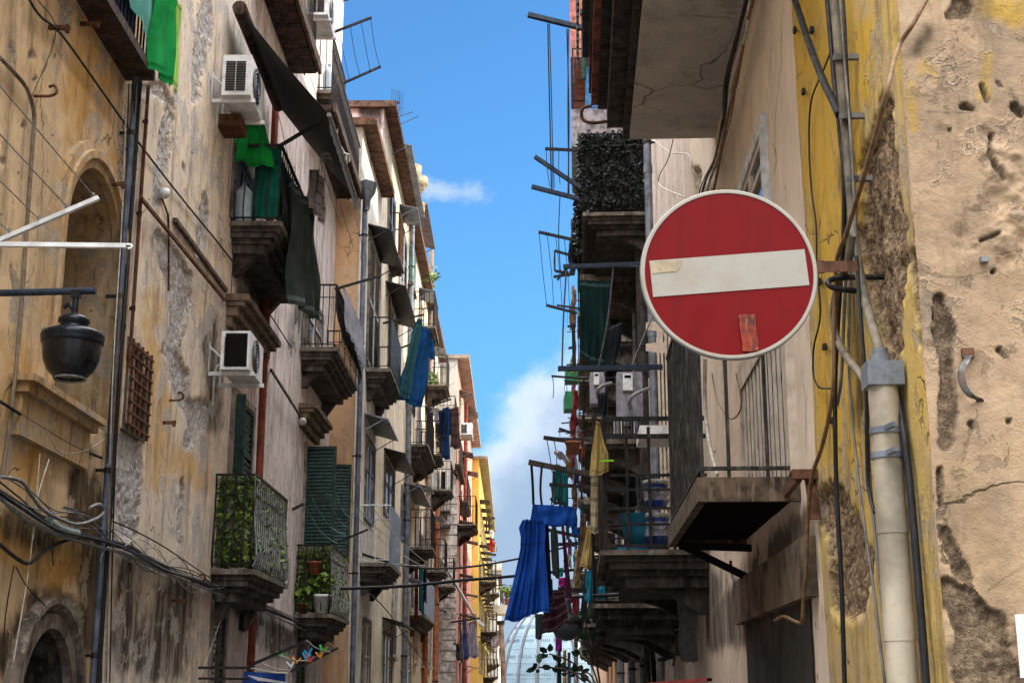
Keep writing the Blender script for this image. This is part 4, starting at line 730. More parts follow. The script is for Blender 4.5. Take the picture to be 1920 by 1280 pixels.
# awning
ra, rz = WL.hit(449, 14, .18); rb = WL.s_px(523, .18, rz); fn = at_y(617, 215, ra); ov_a = fn.x + 3.5; ff = WL.P(rb, ov_a, fn.z)
t = thing('awning', WL.P(ra, .18, rz), 'dark striped awning let down over the upper balconies', 'awning'); AWN = NT('striped_awning'); ax_ = AWN.pos(); wv = AWN.n('ShaderNodeTexWave'); AWN.l(ax_, wv.inputs['Vector']); wv.bands_direction = 'Y'; wv.inputs['Scale'].default_value = 1.6; wv.inputs['Distortion'].default_value = .4
AWNM = AWN.done(AWN.mix(AWN.ramp(wv.outputs['Fac'], .4, .6), (.010, .013, .016), (.045, .04, .038)), .85)
b = MB(); b.grid([[WL.P(ra + (rb - ra) * u / 16, .18 + (ov_a - .18) * v / 10, rz + (fn.z - rz) * v / 10 - .03 * math.sin(math.pi * v / 10)) for v in range(11)] for u in range(17)]); b.build('awning_fabric', AWNM, t)
MB().tube([WL.P(ra, .18, rz), WL.P(rb, .18, rz)], .09, 12).build('roller', WOODB, t); MB().tube([WL.P(ra, ov_a, fn.z), ff], .03, 8).build('front_bar', CABLEG, t)
b = MB(); b.grid([[WL.P(ra + (rb - ra) * u / 20, ov_a + .01, fn.z - (.16 + .04 * abs(math.sin(u * 1.6))) * v / 3) for v in range(4)] for u in range(21)]); b.build('valance', AWNM, t)
MB().bar(WL.on(521, 276, .5), WL.P(ra + .05, ov_a, fn.z), .045, .03).build('arm', IRON, t)
# small oval clothes hanger rack
q = at_y(629, 292, a2 + 1.2); t = thing('peg_hanger', q, 'oval plastic peg hanger with dangling pegs below the awning corner', 'clothes hanger'); b = MB(); el = [q + Vector((math.cos(k * .314) * .19, math.sin(k * .314) * .1, 0)) for k in range(21)]; b.tube(el, .014, 6, cap=False)
for k in range(-2, 3): b.bar(q + Vector((k * .07, -.08, 0)), q + Vector((k * .07, .08, 0)), .012)
b.build('frame', CABLEW, t); b = MB()
for k in range(0, 20, 2): b.bar(el[k], el[k] - Vector((0, 0, .09)), .014, .02)
b.build('peg', CABLEW, t); MB().tube(spline([q + Vector((-.15, 0, 0)), q + Vector((0, 0, .2)), q + Vector((.15, 0, 0))]), .008, 5).tube([q + Vector((0, 0, .2)), q + Vector((.02, 0, .38))], .008, 5).build('hook', CABLEW, t)
for k, (x0, y0, x1, y1) in enumerate(((520, 205, 560, 385), (600, 300, 640, 430), (612, 300, 675, 500), (525, 445, 515, 600), (440, 235, 433, 560))):
    wcable('thin slack wire number %s hanging across the upper front of the drainpipe house' % 'one two three four five'.split()[k], WL, [(x0, y0), ((x0 + x1) / 2 + 3, (y0 + y1) / 2 + 12), (x1, y1)], .35 if k in (1, 2) else .05, r=.005, group='slack wires on the drainpipe house')
# covers, rods and racks on this house
cloth('bedspread', 'pale printed bedspread over the bellied balcony railing beside the grey drainpipe', 'bedspread', WL.P(a3 + .05, v3 + .06, z3 + 1.12), WL.P(e3, v3 + .06, z3 + 1.12), WL.P(e3, v3 + .16, z3 + .25), WL.P(a3 + .05, v3 + .16, z3 + .28), cloth_mat((.26, .26, .28), 'printed_grey'), folds=5, amp=.02)
rack('black rod jutting from the bellied balcony with the pale bedspread', [(628, 542, 714, 517, a3 + .1, .045)], [(665, 400, 690, 500, (a3 + 2, a3 + 2.2), .004)])
rack('drying rack with four green lines beside the open dark green shutters', [(548, 955, 570, 944, a6 + 1.2, .04), (584, 935, 628, 913, a6 + 3.2, .02), (612, 1025, 690, 992, a7 + .2, .04)], [(x0, y0, x1, y1, (a6 + 1.5, a7), .005) for x0, y0, x1, y1 in ((570, 944, 632, 1018), (586, 935, 648, 1003), (612, 924, 655, 990), (627, 915, 664, 972))], wm=paint((.12, .4, .34), .6, 0, .1, 'green_line'))
rack('folding drying rack with coloured pegs near the cable bundle', [(470, 1246, 572, 1202, a6 - 1, .04), (545, 1258, 634, 1214, a6 + .2, .035), (372, 1251, 470, 1251, a6 - 1.0, .035), (372, 1271, 470, 1272, a6 - 1.0, .03)], [(488, 1242, 545, 1256, (a6 - 1, a6 + .2), .007), (520, 1226, 585, 1238, (a6 - 1, a6 + .2), .007), (575, 1200, 620, 1222, (a6 - 1, a6 + .2), .007), (470, 1252, 540, 1262, (a6 - 1, a6 - .5), .01)], wm=CABLEW)
PEG = [paint(c, .5, 0, .1, 'peg%d' % k) for k, c in enumerate(((.05, .5, .1), (.7, .25, .02), (.02, .3, .5), (.6, .05, .04), (.7, .7, .7)))]
for k, (x, y) in enumerate(((527, 1230), (555, 1243), (578, 1228), (580, 1240), (546, 1250), (606, 1222), (600, 1232), (574, 1236))):
    p = at_y(x, y, a6 - .3); tag(MB().bar(p, p + Vector((.04 * (-1) ** k, 0, .08)), .02).bar(p, p + Vector((-.05 * (-1) ** k, 0, .06)), .016).build('clothes_peg', PEG[k % 5]), ['green', 'orange', 'blue', 'red', 'white'][k % 5] + ' clothes peg clipped on the folding rack near the cable bundle', 'clothes peg', 'pegs on the folding rack')
p = at_y(455, 1268, a6 - .9); hung('blue_sheet', 'blue folded sheet at the foot of the folding drying rack', 'sheet', [(458, 1258), (535, 1262), (535, 1310), (450, 1310)], a6 - .6, cloth_mat((.02, .06, .25), 'blue_fold'), folds=2, amp=.03)
rack('stack of white slats lying on the lowest balcony rail', [(466 + 4 * k, 1266 + 2 * k, 520 + 6 * k, 1276 + 1 * k, a6 - .9, .012) for k in range(5)], mat=WHITE, group=None, name='slatted_shelf', cat='shelf')
# ================================================================ houses farther down the lit side
vpipe('grey drainpipe with a hopper head at the corner of the louvered house', WL3, 676, 700, .2, WL3.hit(690, 372, .12)[1], .1, .052, paint((.15, .17, .2), .6, .3, .35, 'grey_pipe', 5), clamps=5)
hp = WL3.on(688, 372, .14); MB0 = MB().lathe(hp, [(.06, -.25), (.07, -.05), (.17, .12), (.19, .32), (.2, .34), (.16, .34), (.001, .3)], 4); tag(MB0.build('hopper_head', ZINC), 'square zinc hopper head under the eaves of the louvered house', 'hopper')
def P3(l, r, t_, b_, kind='louver', **kw): return door_px(H3 if l < 716 else H4, WL3, l, r, t_, b_, kind, **kw)
P3(692, 708, 440, 690); P3(729, 741, 562, 690); P3(686, 698, 822, 975, 'glass', leaf=BLUEG); P3(721, 736, 865, 965, 'glass', leaf=BLUEG); P3(680, 690, 1165, 1340, 'glass', leaf=CREAMP); P3(719, 731, 1190, 1340, 'glass', leaf=CREAMP); P3(752, 764, 915, 1010, 'glass', leaf=BLUEG)
P3(728, 738, 340, 470, 'louver', leaf=BLUEG); P3(752, 760, 425, 520, 'louver', leaf=BLUEG); P3(768, 775, 460, 525, 'louver', leaf=WHITESH); P3(768, 776, 700, 760, 'louver', leaf=GREENSH); P3(785, 791, 1000, 1060, 'glass', leaf=paint((.25, .2, .14), .7, 0, .3, 'tan_frame')); P3(757, 767, 1205, 1340, 'glass', leaf=CREAMP); P3(800, 806, 900, 960, 'glass', leaf=BLUEG)
for pl, pr, py, m in ((690, 712, 418, IRON), (723, 748, 525, IRON), (683, 705, 772, ZINC), (720, 742, 838, IRON), (757, 778, 902, ZINC), (717, 740, 1155, IRON), (735, 765, 262, ZINC), (770, 788, 372, ZINC), (781, 793, 612, ZINC)):
    s0, z = WL3.hit(pl, py); canopy(H3 if pl < 716 else H4, WL3, s0, WL3.s_px(pr, 0, z), z, .5, .14, m)
o4, (a4, e4, v4, z4) = bal_px(H4, WL3, 685, 733, 690, 752, rail=1.1, gap=.22, style='moulded')
b = MB(); b.box(WL3, a4 + .05, e4 - .05, v4 - .03, v4 - .01, z4 + .08, z4 + 1.08); b.build('screen_panel', paint((.012, .03, .045), .4, 0, .3, 'dark_blue_panel', 8), o4)
o8, (a8, e8, v8, z8) = bal_px(H4, WL3, 674, 733, 1054, 752, rail=1.15, gap=.3, style='moulded', rmat=WHITE)
b = MB(); cloth_mesh(b, WL3.P(a8, v8 - .02, z8 + 1.15), WL3.P(e8, v8 - .02, z8 + 1.15), WL3.P(e8, v8 - .02, z8 + .02), WL3.P(a8, v8 - .02, z8 + .02), folds=5, amp=.012); b.build('canvas_screen', cloth_mat((.3, .34, .42), 'grey_blue_canvas'), o8)
o5, (a5, e5, v5, z5) = bal_px(H4, WL3, 761, 803, 832, 816, rail=1.1, gap=.2)
o9, (a9, e9, v9, z9) = bal_px(H4, WL3, 768, 797, 1152, 816, rail=1.1, gap=.2); b = MB(); cloth_mesh(b, WL3.P(a9, v9 - .02, z9 + 1.15), WL3.P(e9, v9 - .02, z9 + 1.15), WL3.P(e9, v9 - .02, z9 + .02), WL3.P(a9, v9 - .02, z9 + .02), folds=5, amp=.012); b.build('canvas_screen', cloth_mat((.3, .34, .42), 'grey_blue_canvas'), o9)
for pw, po, py, pf, m in ((727, 750, 478, 758, RUST), (764, 775, 528, 782, paint((.1, .3, .26), .6, 0, .3, 'green_rail'))): bal_px(H4, WL3, pw, po, py, pf, rail=1.1, gap=.14, style='stone', rmat=m)
vpipe('pale grey drainpipe down the tall pink house', WL3, 768, 700, .3, WL3.hit(770, 395, .1)[1], .1, .08, ZINC, clamps=4)
vpipe('rust brown drainpipe on the far part of the tall pink house', WL3, 803, 900, .3, WL3.hit(803, 330, .1)[1] * .9, .1, .08, paint((.3, .22, .16), .7, 0, .3, 'tan_pipe'), clamps=3)
vpipe('copper orange drainpipe in the lower alley beside the canvas balcony', WL3, 797, 1230, .2, WL3.hit(797, 1110, .12)[1], .12, .1, COPPER, clamps=2)
vpipe('tall copper orange drainpipe at the corner of the white rusticated flank', WL3, 818, 1150, .2, WL3.hit(818, 930, .12)[1], .12, .1, COPPER, clamps=3)
for x, y, r in ((775, 330, .2), (781, 352, .3), (778, 400, .26)):
    s, z = WL3.hit(x, y, .15); s_ = min(s, S4b - .5)
    tag(MB().lathe(WL3.P(s_, .18, z), [(.05, -.3), (r * .5, -.15), (r, .05), (r * 1.05, .3), (r * .9, .32), (.001, .28)], 14).build('hopper_head', stone_plus((.42, .33, .2), 'sandstone_hopper')), 'bulging pale hopper head under the eaves of the tall pink house at height %s' % {330: 'top', 352: 'middle', 400: 'bottom'}[y], 'hopper', 'hopper heads on the tall pink house')
b = MB()
for k in range(26):
    s, z = WL3.hit(random.uniform(796, 815), random.uniform(520, 540), .1)
LV = MB(); pts = [WL3.on(random.gauss(808, 6), random.gauss(520, 8), .2) for _ in range(120)]; leaves(LV, pts, .16, 4, (0, 0, 1)); tag(LV.build('wall_plant', [LEAFA, LEAFB]), 'tuft of weeds growing out of the eaves of the tall pink house', 'plant')
LV = MB(); pts = [WL3.on(812 + 2 * max(-2, min(2, random.gauss(0, 1))), 715 + 7 * max(-2, min(2, random.gauss(0, 1))), .2) for _ in range(160)]; leaves(LV, pts, .18, 6, (0, 0, 1)); tag(LV.build('wall_plant', [LEAFA, LEAFB]), 'tuft of weeds growing lower on the far end of the tall pink house', 'plant')
for k, s in enumerate((35.5, 39.5, 43.5, 47.5, 51.5, 54.5)):
    for q, z in enumerate((2.4, 5.6, 8.9, 12.0)):
        if (k, q) in ((0, 1), (0, 2), (1, 2)): continue
        window(H4, WL3, s, s + 1.1, z, z + 1.9, 'louver' if (k + q) % 3 else 'glass', leaf=(WHITESH, BLUEG, CREAMP)[(k + q) % 3], frame=stone_plus((.55, .48, .38), 'cream_surround'), pitch=.1)
        if (k + q) % 2: canopy(H4, WL3, s - .2, s + 1.3, z + 2.3, .5, .12, ZINC)
        elif q: balcony(H4, WL3, s - .4, s + 1.6, .8, z - .1, 'stone', rail=1.05, gap=.16, r=.01)
# roof aerials
t = thing('roof_aerial', at_y(733, 215, 34), 'grid dish aerial on the roof edge of the tall pink house', 'aerial'); q = at_y(738, 195, 34); b = MB()
for k in range(-5, 6): b.tube([q + Vector((.1 + .0 * k, 0, k * .09)), q + Vector((.2 - abs(k) * .015, .0, k * .09))], .006, 4); 
for k in range(0, 7): b.tube([q + Vector((-.05 + k * .05, 0, -.45 + .02 * k)), q + Vector((-.05 + k * .05, 0, .45 - .02 * k))], .005, 4)
b.bar(q + Vector((-.4, 0, -.15)), q + Vector((.15, 0, .05)), .04); b.bar(at_y(735, 215, 34) - Vector((.2, 0, .6)), q + Vector((-.1, 0, 0)), .04); b.build('grid', IRON, t)
for x0, y0, x1, y1 in ((738, 208, 752, 202), (740, 222, 773, 210), (745, 236, 784, 218)): tag(MB().tube([at_y(x0 - 8, y0 + 3, 36), at_y(x1, y1, 36)], .012, 5).build('aerial_rod', IRON), 'thin aerial rod poking over the tall pink roof edge by %s' % {752: 'the grid dish', 773: 'the mid eaves', 784: 'the lower eaves'}[x1], 'aerial', 'aerial rods over the eaves')
# laundry on this side
Yb = (a4 + e4) / 2
rack('black rod with blue sheets jutting from the dark panelled balcony', [(718, 606, 794, 590, e4, .05), (752, 652, 800, 634, e4 + 2, .05)])
BLS = cloth_mat((.012, .07, .2), 'blue_cotton'); TEA = cloth_mat((.035, .12, .14), 'teal_cotton')
hung('bed_sheet', 'large cobalt blue sheet hanging from the rod by the dark panelled balcony', 'sheet', [(776, 596), (812, 628), (796, 765), (752, 752)], (e4, e4 + .8, e4 + .8, e4), BLS, folds=3, amp=.09, shape=[(0, .3, .75), (.15, .1, .9), (.3, .12, .95), (1, 0, 1)])
hung('bed_sheet', 'greyish teal sheet overlapping the large cobalt blue one', 'sheet', [(778, 594), (795, 600), (768, 748), (746, 740)], (e4 - .15,) * 4, TEA, folds=2, amp=.06, shape=[(0, .3, .9), (.2, .05, .9), (1, 0, 1)])
hung('shirt', 'small dark blue shirt hung next to the large cobalt sheet', 'shirt', [(794, 622), (814, 640), (816, 676), (800, 668)], e4 + 1.6, BLS, folds=2, amp=.06)
rack('curved rod carrying dark jeans below the blue sheets', [(798, 764, 846, 748, e5 + .3, .06)])
JE = cloth_mat((.012, .02, .05), 'denim')
for k, (x0, x1, y0, y1, m, g) in enumerate(((800, 812, 775, 845, JE, 'dark navy trousers'), (814, 822, 775, 795, cloth_mat((.45, .46, .55), 'white_socks'), 'small white shirt'), (822, 834, 770, 820, JE, 'dark denim skirt'), (829, 842, 765, 862, cloth_mat((.015, .05, .13), 'mid_denim'), 'long blue jeans'), (845, 860, 765, 842, cloth_mat((.1, .055, .05), 'brown_cloth'), 'striped brown towel'), (836, 848, 768, 815, cloth_mat((.03, .05, .12), 'indigo'), 'indigo shirt'))):
    hung('laundry_item', g + ' on the curved rod below the blue sheets', 'laundry', [(x0, y0), (x1, y0 - 3), (x1 + 2, y1), (x0 - 1, y1 - 3)], e5 + .3 + .1 * k, m, folds=2, amp=.06, group='washing on the curved rod')
for k, (x0, x1, m, g) in enumerate(((770, 776, cloth_mat((.35, .38, .45), 'pale_towel'), 'pale towel'), (777, 784, cloth_mat((.2, .03, .03), 'dark_red'), 'dark red patterned towel'), (785, 793, cloth_mat((.03, .2, .2), 'teal_towel'), 'teal towel'), (795, 800, JE, 'dark towel'))):
    hung('towel', g + ' hung in front of the lower canvas balcony', 'towel', [(x0, 1062), (x1, 1062), (x1, (1140, 1162, 1148, 1130)[k]), (x0, (1138, 1160, 1145, 1128)[k])], a9 - .1, m, folds=1, amp=.04, group='towels by the lower canvas balcony')
# salmon and white house
def st5(b, l, r, t_, b_, o=.0): pass
we5 = Wall(0, 0, 1); we5.p = WL5.P(S5a, 0, 0); we5.t = -WL5.n.copy(); we5.n = -WL5.t.copy()
b = MB()
for k in range(26):
    z = .2 + k * .42
    if z < 9.4: b.box(we5, -.05, .5 + .12 * (k % 2), -.02, .05, z, z + .36)
b.build('corner_stone', stone_plus((.66, .6, .54), 'rusticated_stone'), H5)
b = MB(); b.box(WL5, S5a + .3, S5a + 2.5, -3, -.9, ZT5 + .17, ZT5 + 1.5); b.build('roof_cabin', PEEL, H5)
for i, (pt, h) in enumerate(((742, 1.5), (855, 1.7), (985, 1.7), (1085, 1.8), (1160, 1.8), (1220, 1.8))):
    for pl in (861, 873):
        s, z = WL5.hit(pl, pt + (pl - 861) * 3); s = min(s, S5b - 2); window(H5, WL5, s, s + 1.2, z - h, z, 'glass' if i % 2 else 'louver', leaf=WHITESH, frame=stone_plus((.4, .36, .33), 'pale_surround'), pitch=.1); canopy(H5, WL5, s - .2, s + 1.4, z + .25, .6, .12, stone_plus((.25, .2, .17), 'ledge'))
for pw, po, py, pf in ((855, 864, 868, 872), (822, 850, 982, 858), (862, 878, 938, 884), (824, 852, 1205, 862)):
    if pw < 840: 
        s0, z = we5.hit(po, py); balcony(H5, WL5, S5a - .05, S5a + 3.2, .85, z, rail=1.15, gap=.18, style='stone', r=.014); 
    else: bal_px(H5, WL5, pw, po, py, pf, rail=1.1, gap=.18, style='stone', r=.014)
b = MB()
for z, so, si in ((we5.hit(835, 1010)[1], .3, 1.1),):
    b.box(we5, .25, .95, -.1, .55, z + 1.05, z + 1.1); 
b.build('balcony', STONED, H5)
b = MB(); zc = we5.hit(838, 985)[1]; b.box(we5, .2, 1.0, -.05, .6, zc - .12, zc)
ob = b.build('balcony', [STONED], H5); b = MB()
for k in range(7): b.tube([we5.P(.22 + .13 * k, .55, zc), we5.P(.22 + .13 * k, .55, zc + 1.15)], .014, 5)
b.bar(we5.P(.2, .55, zc + 1.15), we5.P(1.02, .55, zc + 1.15), .04); b.build('railing_grille', IRON, ob)
ac5 = thing('air_conditioner', we5.on(835, 920, .3), 'beige air conditioner with dark grille on the white rusticated flank', 'air conditioner'); s, z = we5.hit(825, 882, .25); s2, z2_ = we5.hit(845, 922, .25); s, s2 = min(s, s2), max(s, s2)
MB().box(we5, s, s2, .02, .5, z2_, z).build('casing', WHITE, ac5); MB().box(we5, s + (s2 - s) * .45, s2 - .06, .5, .508, z2_ + .1, z - .08).build('fan_grille', DARK, ac5)
ac_unit('white air conditioner hanging on the salmon street front', WL5, 863, 792, 815, .15, 1.3, .5)
vpipe('red drainpipe down the salmon house', WL5, 872, 1000, .3, ZT5 - .3, .1, .09, paint((.2, .04, .03), .6, 0, .3, 'dark_red_pipe'), clamps=4)
t = thing('awning_pole', at_y(826, 1045, 55), 'white pole slanting out from the white rusticated flank', 'pole'); MB().bar(at_y(826, 1045, 55), at_y(893, 1160, 58), .09).bar(at_y(893, 1160, 58), at_y(908, 1172, 58), .2, .1).build('pole', WHITE, t)
rack('rod with pale sheets on the lowest balcony of the white flank', [(845, 1166, 900, 1158, 56, .09)])
for k, (x0, x1, y1, m, g) in enumerate(((862, 868, 1240, cloth_mat((.2, .2, .2), 'grey_towel'), 'grey towel'), (868, 878, 1235, cloth_mat((.12, .13, .3), 'slate_blue'), 'slate blue sheet'), (878, 896, 1232, cloth_mat((.4, .34, .36), 'pinkish_sheet'), 'pinkish white sheet'))):
    hung('bed_sheet', g + ' hanging on the lowest balcony of the white flank', 'sheet', [(x0, 1166), (x1 - 4, 1162), (x1 + 2, y1), (x0, y1)], 55.5 + k * .3, m, folds=3, amp=.12, group='sheets on the lowest far balcony')
# yellow house: ledges, shutters, balconies, small things
for k, s in enumerate(np.linspace(S5b + 1.5, S6b - 4, 9)):
    for z in (2.6, 5.2, 7.8, 10.4):
        window(H6, WL6, s, s + 1.3, z, z + 1.6, 'louver', leaf=paint((.42, .38, .3), .7, 0, .2, 'tan_shutter'), frame=stone_plus((.45, .38, .22), 'tan_surround'), pitch=.16); canopy(H6, WL6, s - .3, s + 1.6, z + 1.95, .6, .05, STONED, name='ledge')
for k, (s, z) in enumerate(((S5b + .6, 7.6), (S5b + 6, 5.0), (S5b + 14, 2.4), (S5b + 20, 8.2), (S5b + 26, 3.4))): balcony(H6, WL6, s, s + 3.4, 1.0, z, 'stone', rail=1.15, gap=.25, r=.02)
pb = at_y(930, 1130, 104); balcony(H6, WL6, 102, 106, 2.1, pb.z - .25, 'plain', rail=1.4, gap=.5, r=.025, th=.6, slab=WHITEP, edge=WHITEP)
pot('round leafy plant on the far pale terrace beyond the yellow house', WL6.P(103, 1.6, pb.z - .24), .3, .5, TERRA, seed=9, big=.9)
rack('thin dark clothes rod on the far pale terrace', [(912, 1098, 948, 1095, 103, .06), (912, 1104, 948, 1102, 104, .06)])
ac_unit('small air conditioner far down on the yellow house', WL6, 913, 1052, 1068, .2, 2, 1.0)
t = thing('roof_frame', at_y(912, 970, 92), 'thin pole frame standing on the yellow house roof', 'frame'); MB().bar(at_y(912, 1000, 92), at_y(912, 968, 92), .1).bar(at_y(912, 971, 92), at_y(928, 971, 92), .12).bar(at_y(917, 996, 92), at_y(917, 966, 92), .1).build('pole', IRON, t)
for k, (x0, x1, y0, y1, m, g) in enumerate(((918, 925, 992, 1008, cloth_mat((.6, .6, .6), 'white_rag'), 'white rag'), (918, 924, 1010, 1034, cloth_mat((.5, .02, .03), 'red_flag'), 'red and black flag'), (923, 930, 1014, 1034, cloth_mat((.3, .24, .16), 'tan_rag'), 'tan rag'))):
    hung('flag', g + ' fluttering beside the far yellow house', 'flag', [(x0, y0), (x1, y0 + 2), (x1 + 2, y1), (x0, y1)], 96, m, folds=1, amp=.2)
hung('washing', 'faint multicoloured washing on a line at the alley end by the dome', 'laundry', [(910, 1188), (938, 1180), (938, 1212), (912, 1214)], 90, cloth_mat((.5, .4, .42), 'mixed_wash'), folds=4, amp=.2)
t = thing('vent_pipe', at_y(938, 1285, 85), 'leaning rust stained flue pipe standing in front of the glass dome', 'flue pipe'); MB().tube([at_y(944, 1290, 85), at_y(943, 1240, 85), at_y(939, 1168, 85)], .16, 10).build('flue', paint((.42, .3, .24), .7, 0, .5, 'stained_flue', 2, (.2, .1, .06)), t); MB().tube([at_y(939, 1170, 85), at_y(938.6, 1163, 85)], .24, 10).build('cowl', IRON, t)
# glass dome
cD = at_y(1032, 1300, 300); RD, HD = 96 / F * 300, 158 / F * 300; t = thing('glass_dome', cD, 'pale blue glass dome with grey ribs closing the end of the alley', 'dome')
DG = NT('dome_glass'); pg = DG.pos(); sx = DG.n('ShaderNodeSeparateXYZ'); DG.l(pg, sx.inputs[0])
DGM = DG.done(DG.mix(DG.ramp(DG.noise(pg, .25, 3), .35, .65), (.15, .215, .25), (.21, .28, .315)), .5, 0, .2)
prof = [(RD * math.cos(a), HD * math.sin(a)) for a in [k * math.pi / 2 / 18 for k in range(18)]] + [(.01, HD)]
MB().lathe(cD, [(RD, -8)] + prof, 64).build('glazing', DGM, t); b = MB()
for k in range(16):
    a = k * math.pi / 8 + .12; b.tube([cD + Vector((math.cos(a) * (r + .12), math.sin(a) * (r + .12), z)) for r, z in prof], .3, 6, cap=False)
b.build('rib', paint((.12, .12, .13), .6, .1, .2, 'dome_rib', 1), t); b = MB()
for k in range(160):
    a = k * math.pi / 80; b.tube([cD + Vector((math.cos(a) * (r + .05), math.sin(a) * (r + .05), z)) for r, z in prof[::2]], .035, 3, cap=False)
for q in (2, 4, 6, 8, 10, 12): r, z = prof[q]; b.tube([cD + Vector((math.cos(k * math.pi / 32) * (r + .04), math.sin(k * math.pi / 32) * (r + .04), z)) for k in range(65)], .05, 4, cap=False)
b.build('glazing_bars', paint((.3, .37, .42), .5, .2, .2, 'dome_bar', 1), t); b = MB()
for q in (2.4, 4.7, 7.0, 9.3, 11.8, 14.0):
    i = int(q); f = q - i; r = prof[i][0] * (1 - f) + prof[i + 1][0] * f; z = prof[i][1] * (1 - f) + prof[i + 1][1] * f; r2_, z2b = r - .25, z + .55
    for k in range(128):
        if k % 8 in (0,): continue
        a = k * math.pi / 64; c_, s_ = math.cos(a), math.sin(a); a2_ = a + .025; c2, s2_ = math.cos(a2_), math.sin(a2_)
        b.quad([cD + Vector((c_ * (r + .1), s_ * (r + .1), z)), cD + Vector((c2 * (r + .1), s2_ * (r + .1), z)), cD + Vector((c2 * (r2_ + .1), s2_ * (r2_ + .1), z2b)), cD + Vector((c_ * (r2_ + .1), s_ * (r2_ + .1), z2b))])
b.build('vent_pane', paint((.07, .10, .13), .3, 0, .2, 'dome_vent', 2), t)
MB().tube([cD + Vector((0, 0, -9)), cD + Vector((0, 0, -.5))], RD + 1.2, 48).build('drum', stone_plus((.45, .42, .4), 'dome_drum'), t)
b = MB(); rr = RD + 1.0
for k in range(72): a = k * math.pi / 36; b.tube([cD + Vector((math.cos(a) * rr, math.sin(a) * rr, -.5)), cD + Vector((math.cos(a) * rr, math.sin(a) * rr, .7))], .05, 4, cap=False)
for h in (.1, .7): b.tube([cD + Vector((math.cos(k * math.pi / 36) * rr, math.sin(k * math.pi / 36) * rr, h)) for k in range(73)], .05, 4, cap=False)
b.build('railing_grille', IRON, t)
# wires across the alley
cable('upper black cable sagging across the alley', [at_y(640, 1020, 27), at_y(700, 1045, 29), at_y(790, 1064, 32), at_y(880, 1062, 35), at_y(980, 1045, 38), at_y(1080, 1020, 40)], .03, name='cable')
cable('lower thick black cable crossing the alley', [at_y(640, 1103, 22), at_y(760, 1098, 23), at_y(860, 1088, 24), at_y(980, 1078, 25), at_y(1090, 1066, 26)], .03, name='cable')
cable('thin wire drooping from the louvered house to the copper pipe', [WL3.on(690, 1108, .2), WL3.on(730, 1150, .2), WL3.on(780, 1220, .2), WL3.on(800, 1245, .2)], .015, name='cable')
for k, (x0, y0, x1, y1) in enumerate(((655, 930, 735, 1010), (660, 960, 790, 1060), (690, 940, 800, 1055), (640, 1030, 800, 1060))): cable('pale clothes line strung past the white railed balcony', [at_y(x0, y0, 26), at_y((x0 + x1) / 2, (y0 + y1) / 2 + 10, 28), at_y(x1, y1, 30)], .008, CABLEW, name='clothes_line', group='clothes lines past the white railed balcony')
# ================================================================ RIGHT SIDE
BLACKST = paint((.04, .032, .026), .95, 0, .5, 'blackish_stone', 5, (.10, .075, .05), .5)  # near-black slab colour, so the balcony undersides read blackish
# -------- no entry sign
YS = 4.62; cs = at_y(1367, 512, YS); RS = 166 / F * (cs.y * cT + (cs.z - 1.65) * sT); roll = math.radians(4.5)
t = thing('no_entry_sign', cs, 'round red no entry sign with pale horizontal bar bracketed off the corner wall', 'road sign')
class SF:
    def P(q, x, d, z): return cs + Vector((x * math.cos(roll) - z * math.sin(roll), d, x * math.sin(roll) + z * math.cos(roll)))
sf = SF(); N = 96
def ring(b, r0, r1, d0, d1, mi=0, n=N): b.add([sf.P(r0 * math.cos(k * 2 * math.pi / n), d0, r0 * math.sin(k * 2 * math.pi / n)) for k in range(n)] + [sf.P(r1 * math.cos(k * 2 * math.pi / n), d1, r1 * math.sin(k * 2 * math.pi / n)) for k in range(n)], [(k, (k + 1) % n, n + (k + 1) % n, n + k) for k in range(n)], mi, False)
sr = NT('sign_red'); ps = sr.pos(); SRED = sr.done(sr.mix(sr.ramp(sr.noise(sr.pos((6, 6, 1.2)), 3, 5), .45, .75, 0, .5), sr.mix(sr.ramp(sr.noise(ps, 40, 4), .6, .8, 0, .4), (.125, .0005, .001), (.075, .002, .002)), sr.mix(sr.ramp(sr.noise(sr.pos((30, 30, 2)), 2, 4), .55, .7, 0, .6), (.085, .0005, .001), (.06, .008, .006))), sr.ramp(sr.noise(ps, 9, 4), .3, .7, .4, .6), 0, .12)
sw = NT('sign_white'); ps = sw.pos(); SWHT = sw.done(sw.mix(sw.ramp(sw.noise(ps, 12, 5), .4, .75, 0, .5), sw.mix(sw.ramp(sw.noise(ps, 150, 2), .5, .7, 0, .4), (.28, .25, .205), (.235, .205, .16)), (.23, .185, .13)), .6, 0, .2)
b = MB(); b.add([sf.P(RS * .955 * math.cos(k * 2 * math.pi / N), 0, RS * .955 * math.sin(k * 2 * math.pi / N)) for k in range(N)], [tuple(range(N))]); b.build('red_face', SRED, t)
b = MB(); ring(b, RS * .955, RS * .985, -.003, -.003); ring(b, RS * .985, RS, -.003, .002); ring(b, RS * .95, RS * .955, .001, -.003); b.build('rim', SWHT, t)
b = MB(); ring(b, RS, RS * 1.006, .002, .012); ring(b, RS * 1.006, RS * .99, .012, .03); b.add([sf.P(RS * .99 * math.cos(k * 2 * math.pi / N), .03, RS * .99 * math.sin(k * 2 * math.pi / N)) for k in range(N)], [tuple(range(N))]); b.build('back_plate', ZINC, t)
bw, bh = RS * .885, RS * .213; b = MB()
b.add([sf.P(x, -.0025, z) for x, z in ((-bw, -bh), (bw, -bh), (bw, bh), (-bw, bh))], [(0, 1, 2, 3)]); wb = b.build('white_bar', SWHT, t)
